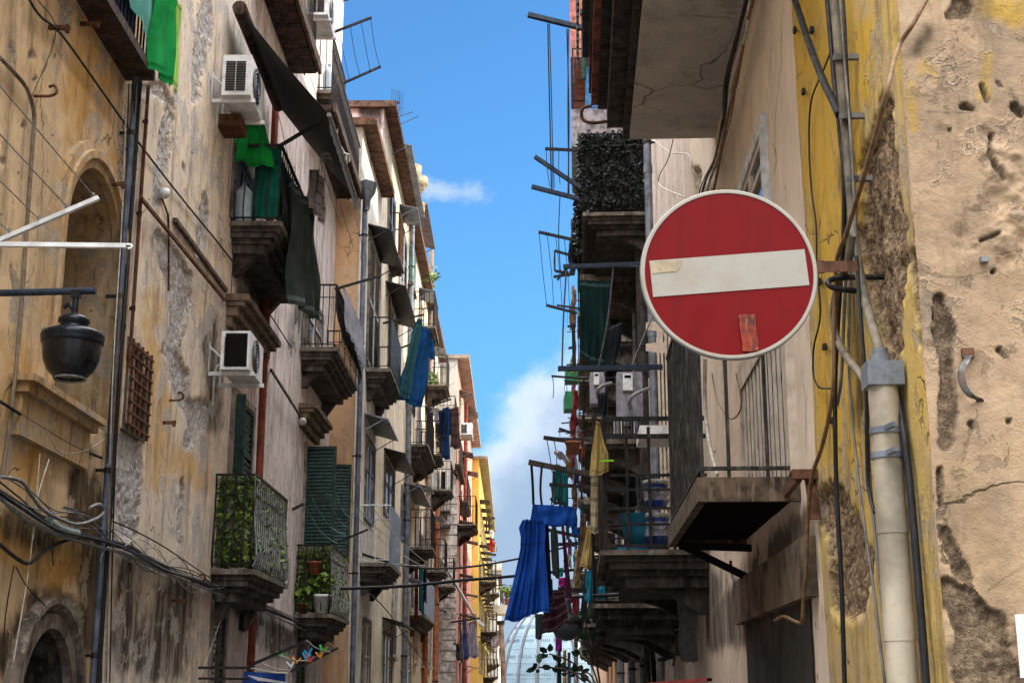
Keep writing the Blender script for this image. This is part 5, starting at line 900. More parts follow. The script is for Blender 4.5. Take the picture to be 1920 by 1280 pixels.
b = MB(); b.add([sf.P(x, -.0042, z) for x, z in ((-bw + .003, .018), (-bw + .09, .02), (-bw + .105, .035), (-bw + .115, bh - .008), (-bw + .003, bh - .003))], [(0, 1, 2, 3, 4)]); b.build('old_label', paint((.33, .25, .15), .5, 0, .2, 'old_label', 30), wb)
b = MB(); tp = []
for j in range(9):
    z = -RS * .50 - RS * .42 * j / 8
    tp.append([sf.P(RS * (.045 + .18 * u / 5) + .001 * math.sin(j * 1.4), -.004 - .004 * abs(math.sin(j * 1.7 + u * .8)), z + .002 * math.sin(u * 1.2 + j)) for u in range(6)])
b.grid(tp); b.build('tape', paint((.24, .025, .004), .35, 0, .5, 'orange_tape', 25, (.34, .09, .015)), t)
q0, q1 = at_y(1365, 505, YS + .07), at_y(1640, 497, YS + .35); b = MB(); b.bar(at_y(1370, 506, YS + .06), at_y(1545, 500, YS + .07), .012, .045); b.bar(at_y(1540, 500, YS + .075), at_y(1605, 499, YS + .5), .012, .04); b.box(AX, cs.x - .02, cs.x + .02, cs.y + .03, cs.y + .06, cs.z - .08, cs.z + .08); b.build('bracket', RUST, t)
h0 = WR.on(1622, 520, .02); b = MB(); b.tube(spline([h0 + WR.n * -.1, h0 + WR.n * .1, h0 + WR.n * .16 + Vector((-.01, -.04, -.03)), h0 + WR.n * .15 + Vector((0, -.05, -.06)), h0 + WR.n * .05 + Vector((0, -.03, -.07))]), .013, 8)
tag(b.build('wall_hook', IRON), 'black iron hook loop on the broken corner behind the sign', 'hook')
# -------- conduits, trunking, cables on the corner
zc0 = WR.hit(1655, 705, .1)[1]; sD = WR.s_px(1655, .085, zc0)
t = thing('cable_trunking', WR.P(sD, .085, 0), 'cream half round cable trunking with grey cap on the corner wall', 'trunking')
DUCT = paint((.43, .36, .26), .55, 0, .35, 'cream_duct', 3, (.27, .2, .13))
MB().tube([WR.P(sD, .085, 0), WR.P(sD, .085, zc0 / 2), WR.P(sD, .085, zc0)], .058, 20).build('cover', DUCT, t)
b = MB(); b.box(WR, sD - .066, sD + .066, .015, .155, zc0 - .03, zc0 + .065); b.tube([WR.P(sD, .09, zc0 + .065), WR.P(sD, .09, zc0 + .10)], .04, 14); b.tube([WR.P(sD - .01, .09, zc0 + .1), WR.P(sD - .012, .09, zc0 + .125)], .03, 14); b.build('cap', paint((.16, .17, .18), .6, 0, .25, 'grey_cap', 12), t)
for z in (zc0 - .55, zc0 - .95): MB().tube([WR.P(sD, .085, z - .05), WR.P(sD, .085, z + .05)], .0605, 20).build('joint', DUCT, t)
for z in (WR.hit(1660, 803, .1)[1], WR.hit(1665, 848, .1)[1]): MB().tube([WR.P(sD, .085, z - .012), WR.P(sD, .085, z + .012)], .064, 20).bar(WR.P(sD - .075, .1, z), WR.P(sD - .13, .08, z + .005), .018).build('strap', RUST if z > 3 else ZINC, t)
CON = paint((.17, .135, .09), .65, 0, .35, 'brown_conduit', 10, (.26, .21, .15)); CONG = paint((.16, .15, .135), .6, 0, .35, 'grey_conduit', 10)
W_ = lambda pxs, off=.05: [WR.on(x, y, off) for x, y in pxs]
cable('thick brown conduit bending into the grey cap of the trunking', W_([(1563, -20), (1576, 140), (1590, 300), (1600, 430), (1606, 480), (1622, 560), (1640, 625), (1650, 660)], .08), .021, CON, name='conduit', n=12)
cable('second brown conduit bowing out and back into the trunking side', W_([(1598, 440), (1590, 490), (1572, 530), (1563, 580), (1566, 625), (1585, 665), (1612, 700), (1624, 718)], .11), .017, CON, name='conduit', n=12)
for k, (p, r, m, g) in enumerate(((((1554, -20), (1566, 140), (1578, 250), (1588, 340), (1592, 430), (1584, 560), (1578, 700), (1570, 760)), .008, CONG, 'grey'), (((1560, -20), (1572, 150), (1583, 270), (1593, 380), (1594, 500), (1592, 700), (1610, 900), (1640, 1120), (1660, 1290)), .0065, CONG, 'grey'), (((1549, -20), (1562, 130), (1574, 240), (1582, 330), (1582, 440), (1574, 560), (1566, 720), (1568, 900), (1578, 1100), (1584, 1290)), .011, CABLE, 'thick black'), (((1580, -20), (1585, 60), (1592, 200), (1598, 330)), .006, CABLE, 'thin black'), (((1574, -20), (1584, 120), (1594, 240), (1603, 400), (1610, 560), (1626, 760), (1632, 900), (1650, 1090), (1672, 1290)), .006, CONG, 'thin grey'), (((1606, 480), (1616, 620), (1624, 740), (1627, 900), (1640, 960)), .008, CABLE, 'black'))):
    cable(g + ' cable running down the yellow strip beside the brown conduit', W_(p, .045 + .012 * k), r, m, group='cables beside the brown conduit')
cable('thick black tube running down the far edge of the cream trunking', W_([(1672, 690), (1688, 770), (1705, 900), (1722, 1090), (1738, 1295)], .03), .015, CABLE, n=10)  # black tube laid in the dark gap beside the trunking
for k, y in enumerate((108, 218, 335)):
    x = 1572 + (y - 100) * .11; b = MB(); b.tube([WR.on(x, y - 5, .085), WR.on(x, y + 5, .085)], .028, 12); b.box(WR, WR.hit(x, y, .085)[0] - .012, WR.hit(x, y, .085)[0] + .012, .0, .08, WR.hit(x, y, .085)[1] - .012, WR.hit(x, y, .085)[1] + .012)
    tag(b.build('conduit_clip', CONG), 'grey clip holding the brown conduit and its cables, %s of three' % ['top', 'middle', 'lowest'][k], 'clip')
cable('thick black cable slanting in from above to the conduit clip', W_([(1484, -20), (1500, 30), (1520, 90), (1543, 150), (1562, 190), (1573, 215)], .09), .018, CABLE, n=10)
cable('brown cable swinging from the corner face across to the sign and down below the balcony', [at_y(1745, -15, 4.9), at_y(1712, 45, 4.9), at_y(1683, 92, 4.95)] + W_([(1664, 165), (1640, 260), (1606, 375), (1586, 440), (1568, 495), (1564, 620), (1562, 730), (1543, 830), (1522, 895), (1514, 980), (1512, 1060), (1506, 1130), (1503, 1165), (1488, 1163), (1470, 1155), (1452, 1163)], .13), .010, CABLEB)
cable('thin dark wire wandering down the yellow strip', W_([(1562, 85), (1545, 130), (1521, 190), (1517, 270), (1522, 360), (1530, 420), (1532, 500), (1538, 590), (1526, 650), (1525, 700), (1535, 725), (1556, 728)], .03), .005, CABLE)
for k, (x, y, g) in enumerate(((1494, 57, 'upper pale'), (1525, 57, 'upper dark'), (1510, 172, 'middle'), (1541, 528, 'mid height'), (1550, 650, 'lower'), (1560, 788, 'lowest'))): tag(MB().box(WR, WR.hit(x, y)[0] - .02, WR.hit(x, y)[0] + .02, -.01, .02, WR.hit(x, y)[1] - .014, WR.hit(x, y)[1] + .014).tube([WR.on(x, y, .0), WR.on(x, y, .03)], .006, 6).build('cable_clip', CABLE), g + ' small cable clip nailed to the yellow strip', 'clip', 'small clips on the yellow strip')
# front face: handle, pegs, notice
hp = [(1815, 662), (1816, 668), (1812, 676), (1805, 690), (1803, 708), (1810, 728), (1822, 742), (1836, 748), (1840, 756)]; hof = (.0, .02, .05, .06, .062, .06, .05, .02, .0)
t = thing('door_pull', WF.on(1815, 700, 0), 'bent flat iron pull handle on the flesh coloured wall', 'handle'); Q = [WF.on(x, y, o) for (x, y), o in zip(hp, hof)]; q = spline(Q, 5); b = MB(); wv_ = Vector((1, 0, .1)).normalized() * .013
b.grid([[p - wv_, p + wv_] for p in q], sm=True); b.grid([[p - wv_ + Vector((0, .006, 0)), p + wv_ + Vector((0, .006, 0))] for p in q], sm=True); b.grid([[p - wv_, p - wv_ + Vector((0, .006, 0))] for p in q]); b.grid([[p + wv_, p + wv_ + Vector((0, .006, 0))] for p in q]); b.build('strap', paint((.15, .15, .145), .45, .6, .4, 'worn_iron', 20, (.18, .1, .05)), t)
b = MB(); b.box(WF, WF.hit(1814, 661)[0] - .022, WF.hit(1814, 661)[0] + .022, -.01, .012, WF.hit(1814, 661)[1] - .02, WF.hit(1814, 661)[1] + .016); b.disc(WF.on(1814, 662, .016), .009, WF.n, 8); b.build('fixing_plate', RUST, t)
tag(MB().box(WF, WF.hit(1836, 488)[0], WF.hit(1850, 488)[0], -.02, .03, WF.hit(1843, 494)[1], WF.hit(1843, 484)[1]).build('wall_plug', CABLEG), 'small grey cable clip fixed near a hole on the flesh coloured wall', 'clip')
n0 = WF.hit(1897, 1152); n1 = WF.hit(1935, 1270); tag(MB().box(WF, n0[0], n1[0], .034, .038, n1[1], n0[1]).build('notice', paint((.62, .60, .58), .7, 0, .12, 'paper', 6)), 'blank pale paper notice pinned low on the flesh coloured wall', 'notice')
# -------- first low balcony (rusty, dense bars)
zA = WR.hit(1500, 893)[1]; sA = WR.hit(1500, 893)[0]; dA = WR.P(sA, 0, zA); ovA = (1500 - 1308) / F * (dA.y * cT + (dA.z - 1.65) * sT); sA1 = WR.s_px(1252, ovA, zA)
BRN = paint((.10, .065, .04), .85, 0, .55, 'rusty_edge', 8, (.2, .145, .09), .5)
b = MB(); b.box(WR, sA, sA1, -.05, ovA, zA - .05, zA, 0); b.box(WR, sA, sA + .05, -.02, ovA - .002, zA - .14, zA - .05, 0); b.box(WR, sA1 - .05, sA1, -.02, ovA - .002, zA - .14, zA - .05, 0); b.box(WR, sA + .05, sA1 - .05, ovA - .05, ovA, zA - .14, zA - .05, 0); b.box(WR, sA + .05, sA1 - .05, -.05, ovA - .05, zA - .09, zA - .055, 1)  # near-black sheet set under the slab to blacken its underside
ob = b.build('balcony', [BRN, DARK], HR1); ob['label'] = 'low rusty balcony with a dense bar railing'
hA = 1.32; b = MB(); n = 17
for k in range(n): s = sA + .04 + (sA1 - sA - .08) * k / (n - 1); b.bar(WR.P(s, ovA - .035, zA), WR.P(s, ovA - .035, zA + hA), .02, .02)
for o in (.02, ovA * .30, ovA * .68): b.bar(WR.P(sA + .035, o, zA), WR.P(sA + .035, o, zA + hA), .02)
for z in (zA + .055, zA + hA): b.bar(WR.P(sA + .035, 0, z), WR.P(sA + .035, ovA - .035, z), .035, .02); b.bar(WR.P(sA + .035, ovA - .035, z), WR.P(sA1 - .035, ovA - .035, z), .035, .02)
b.build('railing_grille', paint((.03, .027, .023), .5, .2, .6, 'flecked_iron', 12, (.1, .085, .06)), ob)  # worn paint flecked paler, painting in the speckled highlights on the bars
b = MB(); zb_ = WR.hit(1530, 900)[1]; sb_ = WR.hit(1535, 905)[0]; b.bar(WR.P(sb_, .0, zb_ + .02), WR.P(sb_, .14, zb_ + .02), .06, .05); b.bar(WR.P(sb_ + .02, .04, zb_), WR.P(sb_ - .03, .03, zb_ - .22), .06, .012); b.bar(WR.P(sb_ + .02, .1, zb_), WR.P(sA + .1, .08, zA - .1), .03); b.build('iron_bracket', RUST, ob)
b = MB()
s = sA1 - .3; b.bar(WR.P(s, -.02, zA - .42), WR.P(s, ovA * .85, zA - .16), .05); b.bar(WR.P(s, -.02, zA - .18), WR.P(s, ovA * .9, zA - .16), .05)
b.build('strut', DARK, ob)  # strut coloured near-black to merge with the underside
dd, rr_ = door_px(HR1, WR, 1478, 1405, 560, 905, 'glass', leaf=WOODB, frame=CREAMP)
b = MB(); w9 = (rr_[1] - rr_[0]) / 11
for k in range(11): b.box(WR, rr_[0] + w9 * k + .012, rr_[0] + w9 * (k + .58), .035, .043, rr_[2], rr_[3])
b.box(WR, rr_[0], rr_[1], .048, .056, rr_[3] - .12, rr_[3]); b.build('shutter_slats', paint((.66, .56, .45), .6, 0, .25, 'pale_slat', 9), dd)
dd, rr_ = door_px(HR1, WR, 1437, 1392, 246, 420, 'glass', leaf=CREAMP, frame=WHITESH, pitch=.11)
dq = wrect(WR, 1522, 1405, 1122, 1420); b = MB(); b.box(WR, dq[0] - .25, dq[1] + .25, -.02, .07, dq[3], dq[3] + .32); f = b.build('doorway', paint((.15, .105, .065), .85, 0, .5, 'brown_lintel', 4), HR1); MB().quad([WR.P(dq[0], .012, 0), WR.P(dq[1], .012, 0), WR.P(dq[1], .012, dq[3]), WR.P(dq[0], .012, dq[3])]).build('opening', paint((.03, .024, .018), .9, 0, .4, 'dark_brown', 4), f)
cable('pale corrugated hose hanging behind the low rusty balcony bars', W_([(1322, 672), (1322, 760), (1330, 830), (1345, 890)], .12), .018, CABLEW, name='hose', n=8)
cable('yellowish wire drooping behind the low rusty balcony', W_([(1335, 700), (1345, 750), (1370, 785), (1390, 760), (1380, 700)], .08), .006, CABLEB)
cable('dark cable hooking out of the wall under the low rusty balcony', W_([(1370, 1050), (1372, 1075), (1385, 1100), (1410, 1110)], .06), .012, CABLE)
# -------- big plastered slab overhead
s9, z9_ = WR.hit(1340, 259); d9 = WR.P(s9, 0, z9_); ov9 = (1340 - 1181) / F * (d9.y * cT + (d9.z - 1.65) * sT)
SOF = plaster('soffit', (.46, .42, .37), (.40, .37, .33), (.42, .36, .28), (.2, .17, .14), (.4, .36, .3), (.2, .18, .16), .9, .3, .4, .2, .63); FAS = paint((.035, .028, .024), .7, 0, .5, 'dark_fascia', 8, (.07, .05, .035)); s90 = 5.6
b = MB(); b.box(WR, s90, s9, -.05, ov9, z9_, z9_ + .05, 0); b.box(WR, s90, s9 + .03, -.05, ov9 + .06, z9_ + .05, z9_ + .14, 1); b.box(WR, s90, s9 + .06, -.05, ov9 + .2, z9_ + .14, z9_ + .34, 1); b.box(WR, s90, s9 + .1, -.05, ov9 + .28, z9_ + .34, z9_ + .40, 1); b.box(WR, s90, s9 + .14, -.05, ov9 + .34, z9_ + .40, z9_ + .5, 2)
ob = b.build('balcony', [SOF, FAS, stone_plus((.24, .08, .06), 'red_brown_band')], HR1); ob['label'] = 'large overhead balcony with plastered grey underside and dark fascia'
b = MB(); b.box(WR, s90, s9 - .4, ov9 + .36, ov9 + .42, z9_ + .62, z9_ + 1.0, 0); b.box(WR, s90, s9 + .1, ov9 + .28, ov9 + .36, z9_ + .5, z9_ + 1.5, 0); b.build('parapet', paint((.03, .033, .042), .6, 0, .4, 'dark_parapet', 6), ob)
SCR = NT('corrugated_screen'); pg = SCR.pos(); wv2 = SCR.n('ShaderNodeTexWave'); SCR.l(pg, wv2.inputs['Vector']); wv2.bands_direction = 'Y'; wv2.inputs['Scale'].default_value = 7; SCRM = SCR.done(SCR.mix(SCR.ramp(wv2.outputs['Fac'], .2, .8), (.035, .042, .055), (.10, .115, .14)), .6)
b = MB(); G = [[WR.P(8 + (s9 - 7.9) * u / 160, ov9 + .46 + .012 * math.sin(u * 1.3), z9_ + .75 + 1.6 * v) for v in range(2)] for u in range(161)]; b.grid(G); tag(b.build('corrugated_screen', SCRM), 'blue grey corrugated screen tied along the overhead balcony railing', 'screen')
q = [WR.P(s9 + .06, ov9 + .1, z9_ + .22), WR.P(s9 + .08, ov9 + .32, z9_ + .2), WR.P(s9 + .08, ov9 + .42, z9_ + .24), WR.P(s9 + .08, ov9 + .42, z9_ + .34), WR.P(s9 + .08, ov9 + .34, z9_ + .37)]
tag(MB().tube(spline(q), .016, 8).build('wall_hook', RUST), 'rusty curled hook on the end of the overhead balcony', 'hook')
rs = random.Random(9)
for k in range(9):
    x = rs.uniform(-8, 12); cable(['pale tan', 'brown', 'black'][k % 3] + ' cable in the tangle along the inner edge of the overhead balcony', W_([(1405 + x, -10), (1392 + x + rs.uniform(-6, 6), 60), (1370 + x + rs.uniform(-8, 8), 150), (1358 + x + rs.uniform(-6, 6), 220), (1345 + x * .6, 290), (1328 + x + rs.uniform(-10, 10), 350), (1310 + x * 1.5, 420)], .05 + .02 * (k % 4)), rs.uniform(.006, .013), [CABLEW, CABLEB, CABLE][k % 3], group='cable tangle under the overhead balcony')
cable('pale wire looping down below the overhead balcony', W_([(1225, 262), (1255, 285), (1290, 290), (1300, 320), (1315, 335)], .2), .007, CABLEW)
cable('pale wire curving left below the overhead balcony toward the sign', W_([(1262, 262), (1252, 300), (1236, 330), (1240, 350), (1290, 372)], .25), .007, CABLEW)
for k, (px, m, r, g) in enumerate(((1222, ZINC, .06, 'pale zinc'), (1205, FAS, .1, 'sooty thick'), (1172, paint((.2, .2, .22), .6, 0, .3, 'lilac_pipe'), .07, 'lilac grey'), (1190, ZINC, .045, 'thin zinc'), (1152, paint((.24, .24, .27), .6, 0, .3, 'light_pipe'), .09, 'light grey'))):
    vpipe(g + ' downpipe on the shaded wall behind the sign', WR, px, 600, .5, 10.8, .12, r, m, clamps=4)
# -------- second balcony with buckets
def rb(px, py, Y):
    q = at_y(px, py, Y) - WR.p; return WR.t.dot(q), WR.n.dot(q), q.z
s2, v2r, z2r = rb(1126, 1030, 13.5); e2r = s2 + 2.6; hz = lambda y: at_y(1126, y, WR.P(s2, v2r, z2r).y).z - z2r
o = balcony(HR2 if s2 > SR1 else HR1, WR, s2, e2r, v2r, z2r, 'moulded', slab=BLACKST, rails=False, th=.05); o['label'] = 'dark stepped stone balcony with buckets'
b = MB(); io = v2r - .05
for y, q in ((784, .05), (817, .05), (890, .035), (917, .03), (952, .03), (982, .03), (1022, .035)): b.bar(WR.P(s2 + .04, 0, z2r + hz(y)), WR.P(s2 + .04, io, z2r + hz(y)), q, q * .8)
for o_ in (io, io * .78, io * .56, io * .33, .04): b.bar(WR.P(s2 + .04, o_, z2r), WR.P(s2 + .04, o_, z2r + hz(800)), .045 if o_ == io else .03)
for k in range(18): s = s2 + .04 + (e2r - s2 - .1) * k / 17; b.tube([WR.P(s, io, z2r), WR.P(s, io + .02, z2r + .1), WR.P(s, io, z2r + hz(817))], .011, 5, cap=False)
for y in (784, 817, 1022): b.bar(WR.P(s2 + .04, io, z2r + hz(y)), WR.P(e2r - .05, io, z2r + hz(y)), .04)
b.build('railing_grille', IRON, o)
YB = WR.P(s2, 0, 0).y
def bucket(label, px, py, Y, r, h, col, lid=True):
    p = at_y(px, py, Y); t = thing('paint_bucket', p, label, 'bucket', None)
    MB().lathe(p, [(.001, 0), (r * .86, 0), (r * .97, h * .84), (r * .97, h * .85), (.001, h * .85)], 24).build('tub', paint(col, .4, 0, .3, 'bucket_%s' % label[:5], 8, (.35, .35, .4)), t)
    MB().lathe(p, [(r * .97, h * .84), (r * 1.06, h * .86), (r * 1.06, h * .98), (r * .95, h), (.001, h)], 24).build('lid', paint((.5, .48, .46), .5, 0, .4, 'paint_lid', 18), t)
    MB().lathe(p, [(r * .912, h * .25), (r * .955, h * .7)], 24).build('wrap_label', paint((.42, .42, .5), .6, 0, .5, 'worn_label', 14), t)
    MB().tube(spline([p + Vector((-r, 0, h * .84)), p + Vector((-r * .5, -r * .9, h * .5)), p + Vector((r * .5, -r * .9, h * .45)), p + Vector((r, 0, h * .84))]), .006, 5).build('handle', ZINC, t)
bucket('blue paint bucket with splashed lid, standing on another bucket', 1230, 952, YB + .25, .125, .27, (.02, .06, .3)); bucket('lower blue paint bucket carrying another bucket on the dark balcony', 1231, 1020, YB + .25, .13, .30, (.025, .06, .28))
p = at_y(1198, 1022, YB + .35); tag(MB().lathe(p, [(.001, 0), (.1, 0), (.16, .12), (.19, .29), (.2, .30), (.185, .30), (.15, .12), (.001, .03)], 24).build('basin', paint((.015, .17, .26), .4, 0, .2, 'teal_plastic', 8)), 'teal plastic tub beside the paint buckets', 'tub')
b = MB(); cloth_mesh(b, at_y(1172, 898, YB + .3), at_y(1192, 896, YB + .3), at_y(1196, 950, YB + .3), at_y(1168, 950, YB + .3), folds=2, amp=.04, shape=[(0, .35, .65), (.2, .1, .9), (1, 0, 1)]); tag(b.build('bag', cloth_mat((.012, .012, .013), 'black_bag')), 'black bag hung among the bars left of the paint buckets', 'bag')
tag(MB().box(AX, *[v for v in (at_y(1158, 1030, YB + .4).x, at_y(1215, 1030, YB + .4).x)], YB + .3, YB + .7, z2r + .005, z2r + .05).build('mat', paint((.05, .3, .5), .6, 0, .2, 'light_blue')), 'light blue mat at the foot of the tub', 'mat')
YEL = cloth_mat((.50, .36, .13), 'yellow_towel'); BRW = cloth_mat((.15, .09, .06), 'brown_towel')
hung('towel', 'yellow towel knotted over the corner post with a lime peg', 'towel', [(1114, 786), (1138, 800), (1142, 884), (1106, 892)], YB - .06, YEL, folds=2, amp=.035, shape=[(0, .1, .45), (.35, .05, .75), (.6, 0, 1), (1, 0, 1)])
tag(MB().bar(at_y(1126, 864, YB - .16), at_y(1151, 863, YB - .16), .016).build('clothes_peg', paint((.25, .7, .02), .4, 0, .1, 'lime_peg')), 'lime green clothes peg on the yellow towel', 'clothes peg')
hung('towel', 'pale yellow cloth hanging behind the corner post of the bucket balcony', 'towel', [(1107, 888), (1122, 888), (1121, 1000), (1108, 1000)], YB + .08, cloth_mat((.55, .45, .28), 'pale_yellow'), folds=1, amp=.03)
hung('towel', 'yellow towel hanging outside the bucket balcony', 'towel', [(1099, 985), (1109, 985), (1110, 1066), (1088, 1064)], YB + 1.2, YEL, folds=1, amp=.05); hung('towel', 'brown towel hanging beyond the yellow one outside the bucket balcony', 'towel', [(1089, 960), (1100, 965), (1096, 1065), (1080, 1082)], YB + 1.8, BRW, folds=1, amp=.05)
rack('thick steel bars of a drying rack with slack rope beside the net covered balcony', [(1056, 500, 1205, 495, YB + .3, .05), (1046, 691, 1242, 688, YB - .2, .055)], [(1062, 503, 1054, 690, (YB + .3, YB - .2), .009), (1150, 500, 1122, 690, (YB + .3, YB - .2), .01), (1225, 590, 1185, 685, (YB + .6, YB - .2), .008)], mat=BLUEIRON)
# -------- net covered balcony and what hangs beyond
s4, v4r, z4r = rb(1092, 398, 22.0); e4r = s4 + 3.6; o = balcony(HR2, WR, s4, e4r, v4r, z4r, 'moulded', slab=BLACKST, rails=True, rail=1.2, gap=.15, th=.06); o['label'] = 'balcony wrapped in dark camouflage net'
iv = ivy_screen(HR2, WR, s4, e4r, v4r + .06, z4r + .02, z4r + 1.45, .08, seed=21, mi=(1, 1, 1, 1, 2), dens=800, size=.07, name='camouflage_net', lm=[paint((.015, .016, .015), .8, 0, .4, 'net_back'), paint((.010, .013, .011), .6, 0, .3, 'net_scrap', 30, (.03, .034, .03)), paint((.05, .055, .055), .3, 0, .3, 'glint_leaf')]); iv['label'] = 'dark leafy camouflage net hung round the balcony'  # paler glossy scraps put the glints of the net into the colour
cloth('tarpaulin', 'large dark green tarpaulin hanging under the net covered balcony', 'tarpaulin', at_y(1146, 528, 22.2), at_y(1086, 524, 22.2), at_y(1087, 668, 22.4), at_y(1140, 690, 22.4), cloth_mat((.008, .028, .026), 'dark_green_tarp'), folds=4, amp=.06)
balcony(HR2, WR, e2r + 4.2, e2r + 7, 1.1, z2r, 'stone', rail=1.1, gap=.2)
hung('blanket', 'black cloth square hung near the meter cabinets', 'blanket', [(1140, 612), (1167, 603), (1164, 662), (1132, 706)], 19.5, cloth_mat((.01, .013, .016), 'black_cloth'), folds=1, amp=.03)
hung('blanket', 'small black cloth hung in front of the lower meter cabinet', 'blanket', [(1121, 736), (1139, 736), (1138, 780), (1122, 780)], 20, cloth_mat((.01, .013, .016), 'black_cloth'), folds=1, amp=.03)
def meter(label, px0, px1, py0, py1, Y):
    a, c = at_y(px0, py0, Y), at_y(px1, py1, Y); t = thing('meter_cabinet', Vector(((a.x + c.x) / 2, Y, c.z)), label, 'meter cabinet'); m = paint((.27, .255, .29), .5, 0, .35, 'lilac_cabinet', 6); w_, h_ = c.x - a.x, a.z - c.z
    MB().box(AX, a.x, c.x, Y, Y + .3, c.z, a.z).build('casing', m, t); MB().box(AX, a.x + w_ * .22, a.x + w_ * .6, Y - .05, Y, a.z - h_ * .42, a.z - h_ * .05).box(AX, a.x + w_ * .28, a.x + w_ * .54, Y - .055, Y - .05, a.z - h_ * .15, a.z - h_ * .09, 1).build('meter', [WHITE, DARK], t)
    MB().tube(spline([Vector((a.x + w_ * .5, Y - .06, c.z + h_ * .15)), Vector((a.x + w_ * .45, Y - .15, c.z + h_ * .35)), Vector((a.x + w_ * .8, Y - .15, c.z + h_ * .5)), Vector((c.x + .1, Y - .05, c.z + h_ * .62))]), .03, 8).build('cable', CABLEG, t)
meter('larger lilac grey meter cabinet with thick cables behind the dark railing', 1157, 1206, 697, 782, 21.0); meter('smaller lilac grey meter cabinet beside the larger one', 1107, 1135, 697, 756, 22.0)
d_, rz_ = door_px(HR2, WR, 1258, 1226, 585, 1010, 'louver', leaf=CREAMP, frame=CREAMP, pitch=.12)
b = MB()
for k in range(7): s = rz_[0] + (rz_[1] - rz_[0]) * k / 6; b.bar(WR.P(s, .08, rz_[2]), WR.P(s, .08, rz_[3]), .03)
b.build('security_grille', CREAMP, d_)
for k, y in enumerate((610, 650)): tag(MB().hexa([at_y(1211, y + 8, 15.5), at_y(1246, y + 12, 15.5), at_y(1246, y + 12, 15.9), at_y(1211, y + 8, 15.9), at_y(1211, y - 6, 15.5), at_y(1246, y - 9, 15.5), at_y(1246, y - 9, 15.9), at_y(1211, y - 6, 15.9)]).build('wall_bracket', CREAMP), ('upper' if k == 0 else 'lower') + ' cream painted shelf bracket just below the sign', 'bracket')
tag(MB().box(WR, 16.5, 17.4, .02, .5, at_y(1160, 815, 16.5).z, at_y(1160, 797, 16.5).z).build('shelf', WHITE), 'white tray shelf behind the bucket balcony top rail', 'shelf')
# third balcony below
s6, v6r, z6r = rb(1107, 1131, 16.8); o = balcony(HR2, WR, s6, s6 + 2.6, v6r, z6r, 'moulded', slab=BLACKST, rail=.9, gap=.14, th=.05); o['label'] = 'dark stone balcony under the bucket balcony'
hung('towel', 'turquoise towel at the corner of the lower dark balcony', 'towel', [(1097, 1070), (1110, 1068), (1112, 1128), (1096, 1128)], WR.P(s6, 0, 0).y - .05, cloth_mat((.02, .2, .28), 'turquoise'), folds=1, amp=.04); hung('towel', 'small turquoise cloth beside the turquoise towel', 'towel', [(1120, 1098), (1138, 1098), (1140, 1122), (1120, 1122)], WR.P(s6, 0, 0).y + .1, cloth_mat((.02, .2, .28), 'turquoise'), folds=1, amp=.03)
door_px(HR2, WR, 1240, 1205, 1195, 1400, 'louver', leaf=FAS, frame=FAS, pitch=.1)
cy, cz_ = WR.hit(1295, 1145, .1); t = thing('wire_coil', WR.P(cy, .1, cz_), 'hanging coil of pale grey cable on the dark wall under the balconies', 'coil'); b = MB()
for k in range(11):
    a, c = .30 + .012 * k, .50 + .005 * (k % 4); b.tube([WR.P(cy + a * math.cos(q * .2618) * .8 + rs.uniform(-.01, .01), .06 + .014 * k + .01 * math.sin(q), cz_ + c * math.sin(q * .2618)) for q in range(25)], .009, 5, cap=False)
b.build('cable_loop', CABLEG, t); MB().bar(WR.P(cy, -.02, cz_ + .5), WR.P(cy, .22, cz_ + .52), .04).build('hook', RUST, t)
for k in range(7): x = rs.uniform(1205, 1290); cable('dark slack cable in the tangle on the wall under the balconies', W_([(1290 + rs.uniform(-8, 8), 1065 + rs.uniform(-15, 15)), ((1290 + x) / 2, 1110 + rs.uniform(-20, 30)), (x, 1150 + rs.uniform(-30, 40)), (x - rs.uniform(20, 60), 1200 + rs.uniform(-30, 60))], .12), rs.uniform(.006, .018), CABLE, group='cable tangle under the bucket balcony')
for x0, x1 in ((1215, 1222), (1222, 1235), (1205, 1213)): cable('brown string hanging from the tangle under the bucket balcony', W_([(x0, 1150), ((x0 + x1) / 2, 1210), (x1, 1282)], .2), .006, CABLEB, group='strings under the bucket balcony')
tag(MB().hexa([at_y(1212, 1285, 10), at_y(1325, 1276, 9), at_y(1335, 1276, 9.8), at_y(1215, 1285, 12), at_y(1212, 1279, 10), at_y(1325, 1270, 9), at_y(1335, 1270, 9.8), at_y(1215, 1279, 12)]).build('awning', paint((.28, .04, .03), .8, 0, .3, 'red_canvas', 8)), 'edge of a dull red shop awning at the foot of the dark wall', 'awning')
# globe lamp, rubber plant
p = at_y(1062, 1172, 17); t = thing('globe_lamp', p, 'dark globe street lamp with black lid among the hanging clothes', 'street lamp'); R_ = 28 / F * 17
MB().lathe(p, [(.001, -R_)] + [(R_ * math.sin(a), -R_ * math.cos(a)) for a in (.4, .8, 1.2, 1.57, 1.8)], 24).build('globe', paint((.05, .055, .065), .2, 0, .2, 'smoked_globe', 5), t); MB().lathe(p, [(R_ * 1.04, .02), (R_ * 1.08, .05), (R_ * .9, .1), (R_ * .4, .16), (R_ * .3, .3), (.001, .32)], 24).build('lid', IRON, t); MB().tube([p + Vector((0, 0, .3)), p + Vector((.1, 0, .34)), WR.P(16.3, 0, p.z + .36)], .022, 8).build('arm', IRON, t)
p0 = at_y(1130, 1310, 19); t = thing('rubber_plant', p0, 'dark leaved rubber plant leaning over the alley at the lowest edge', 'plant'); st = MB(); lf = MB()
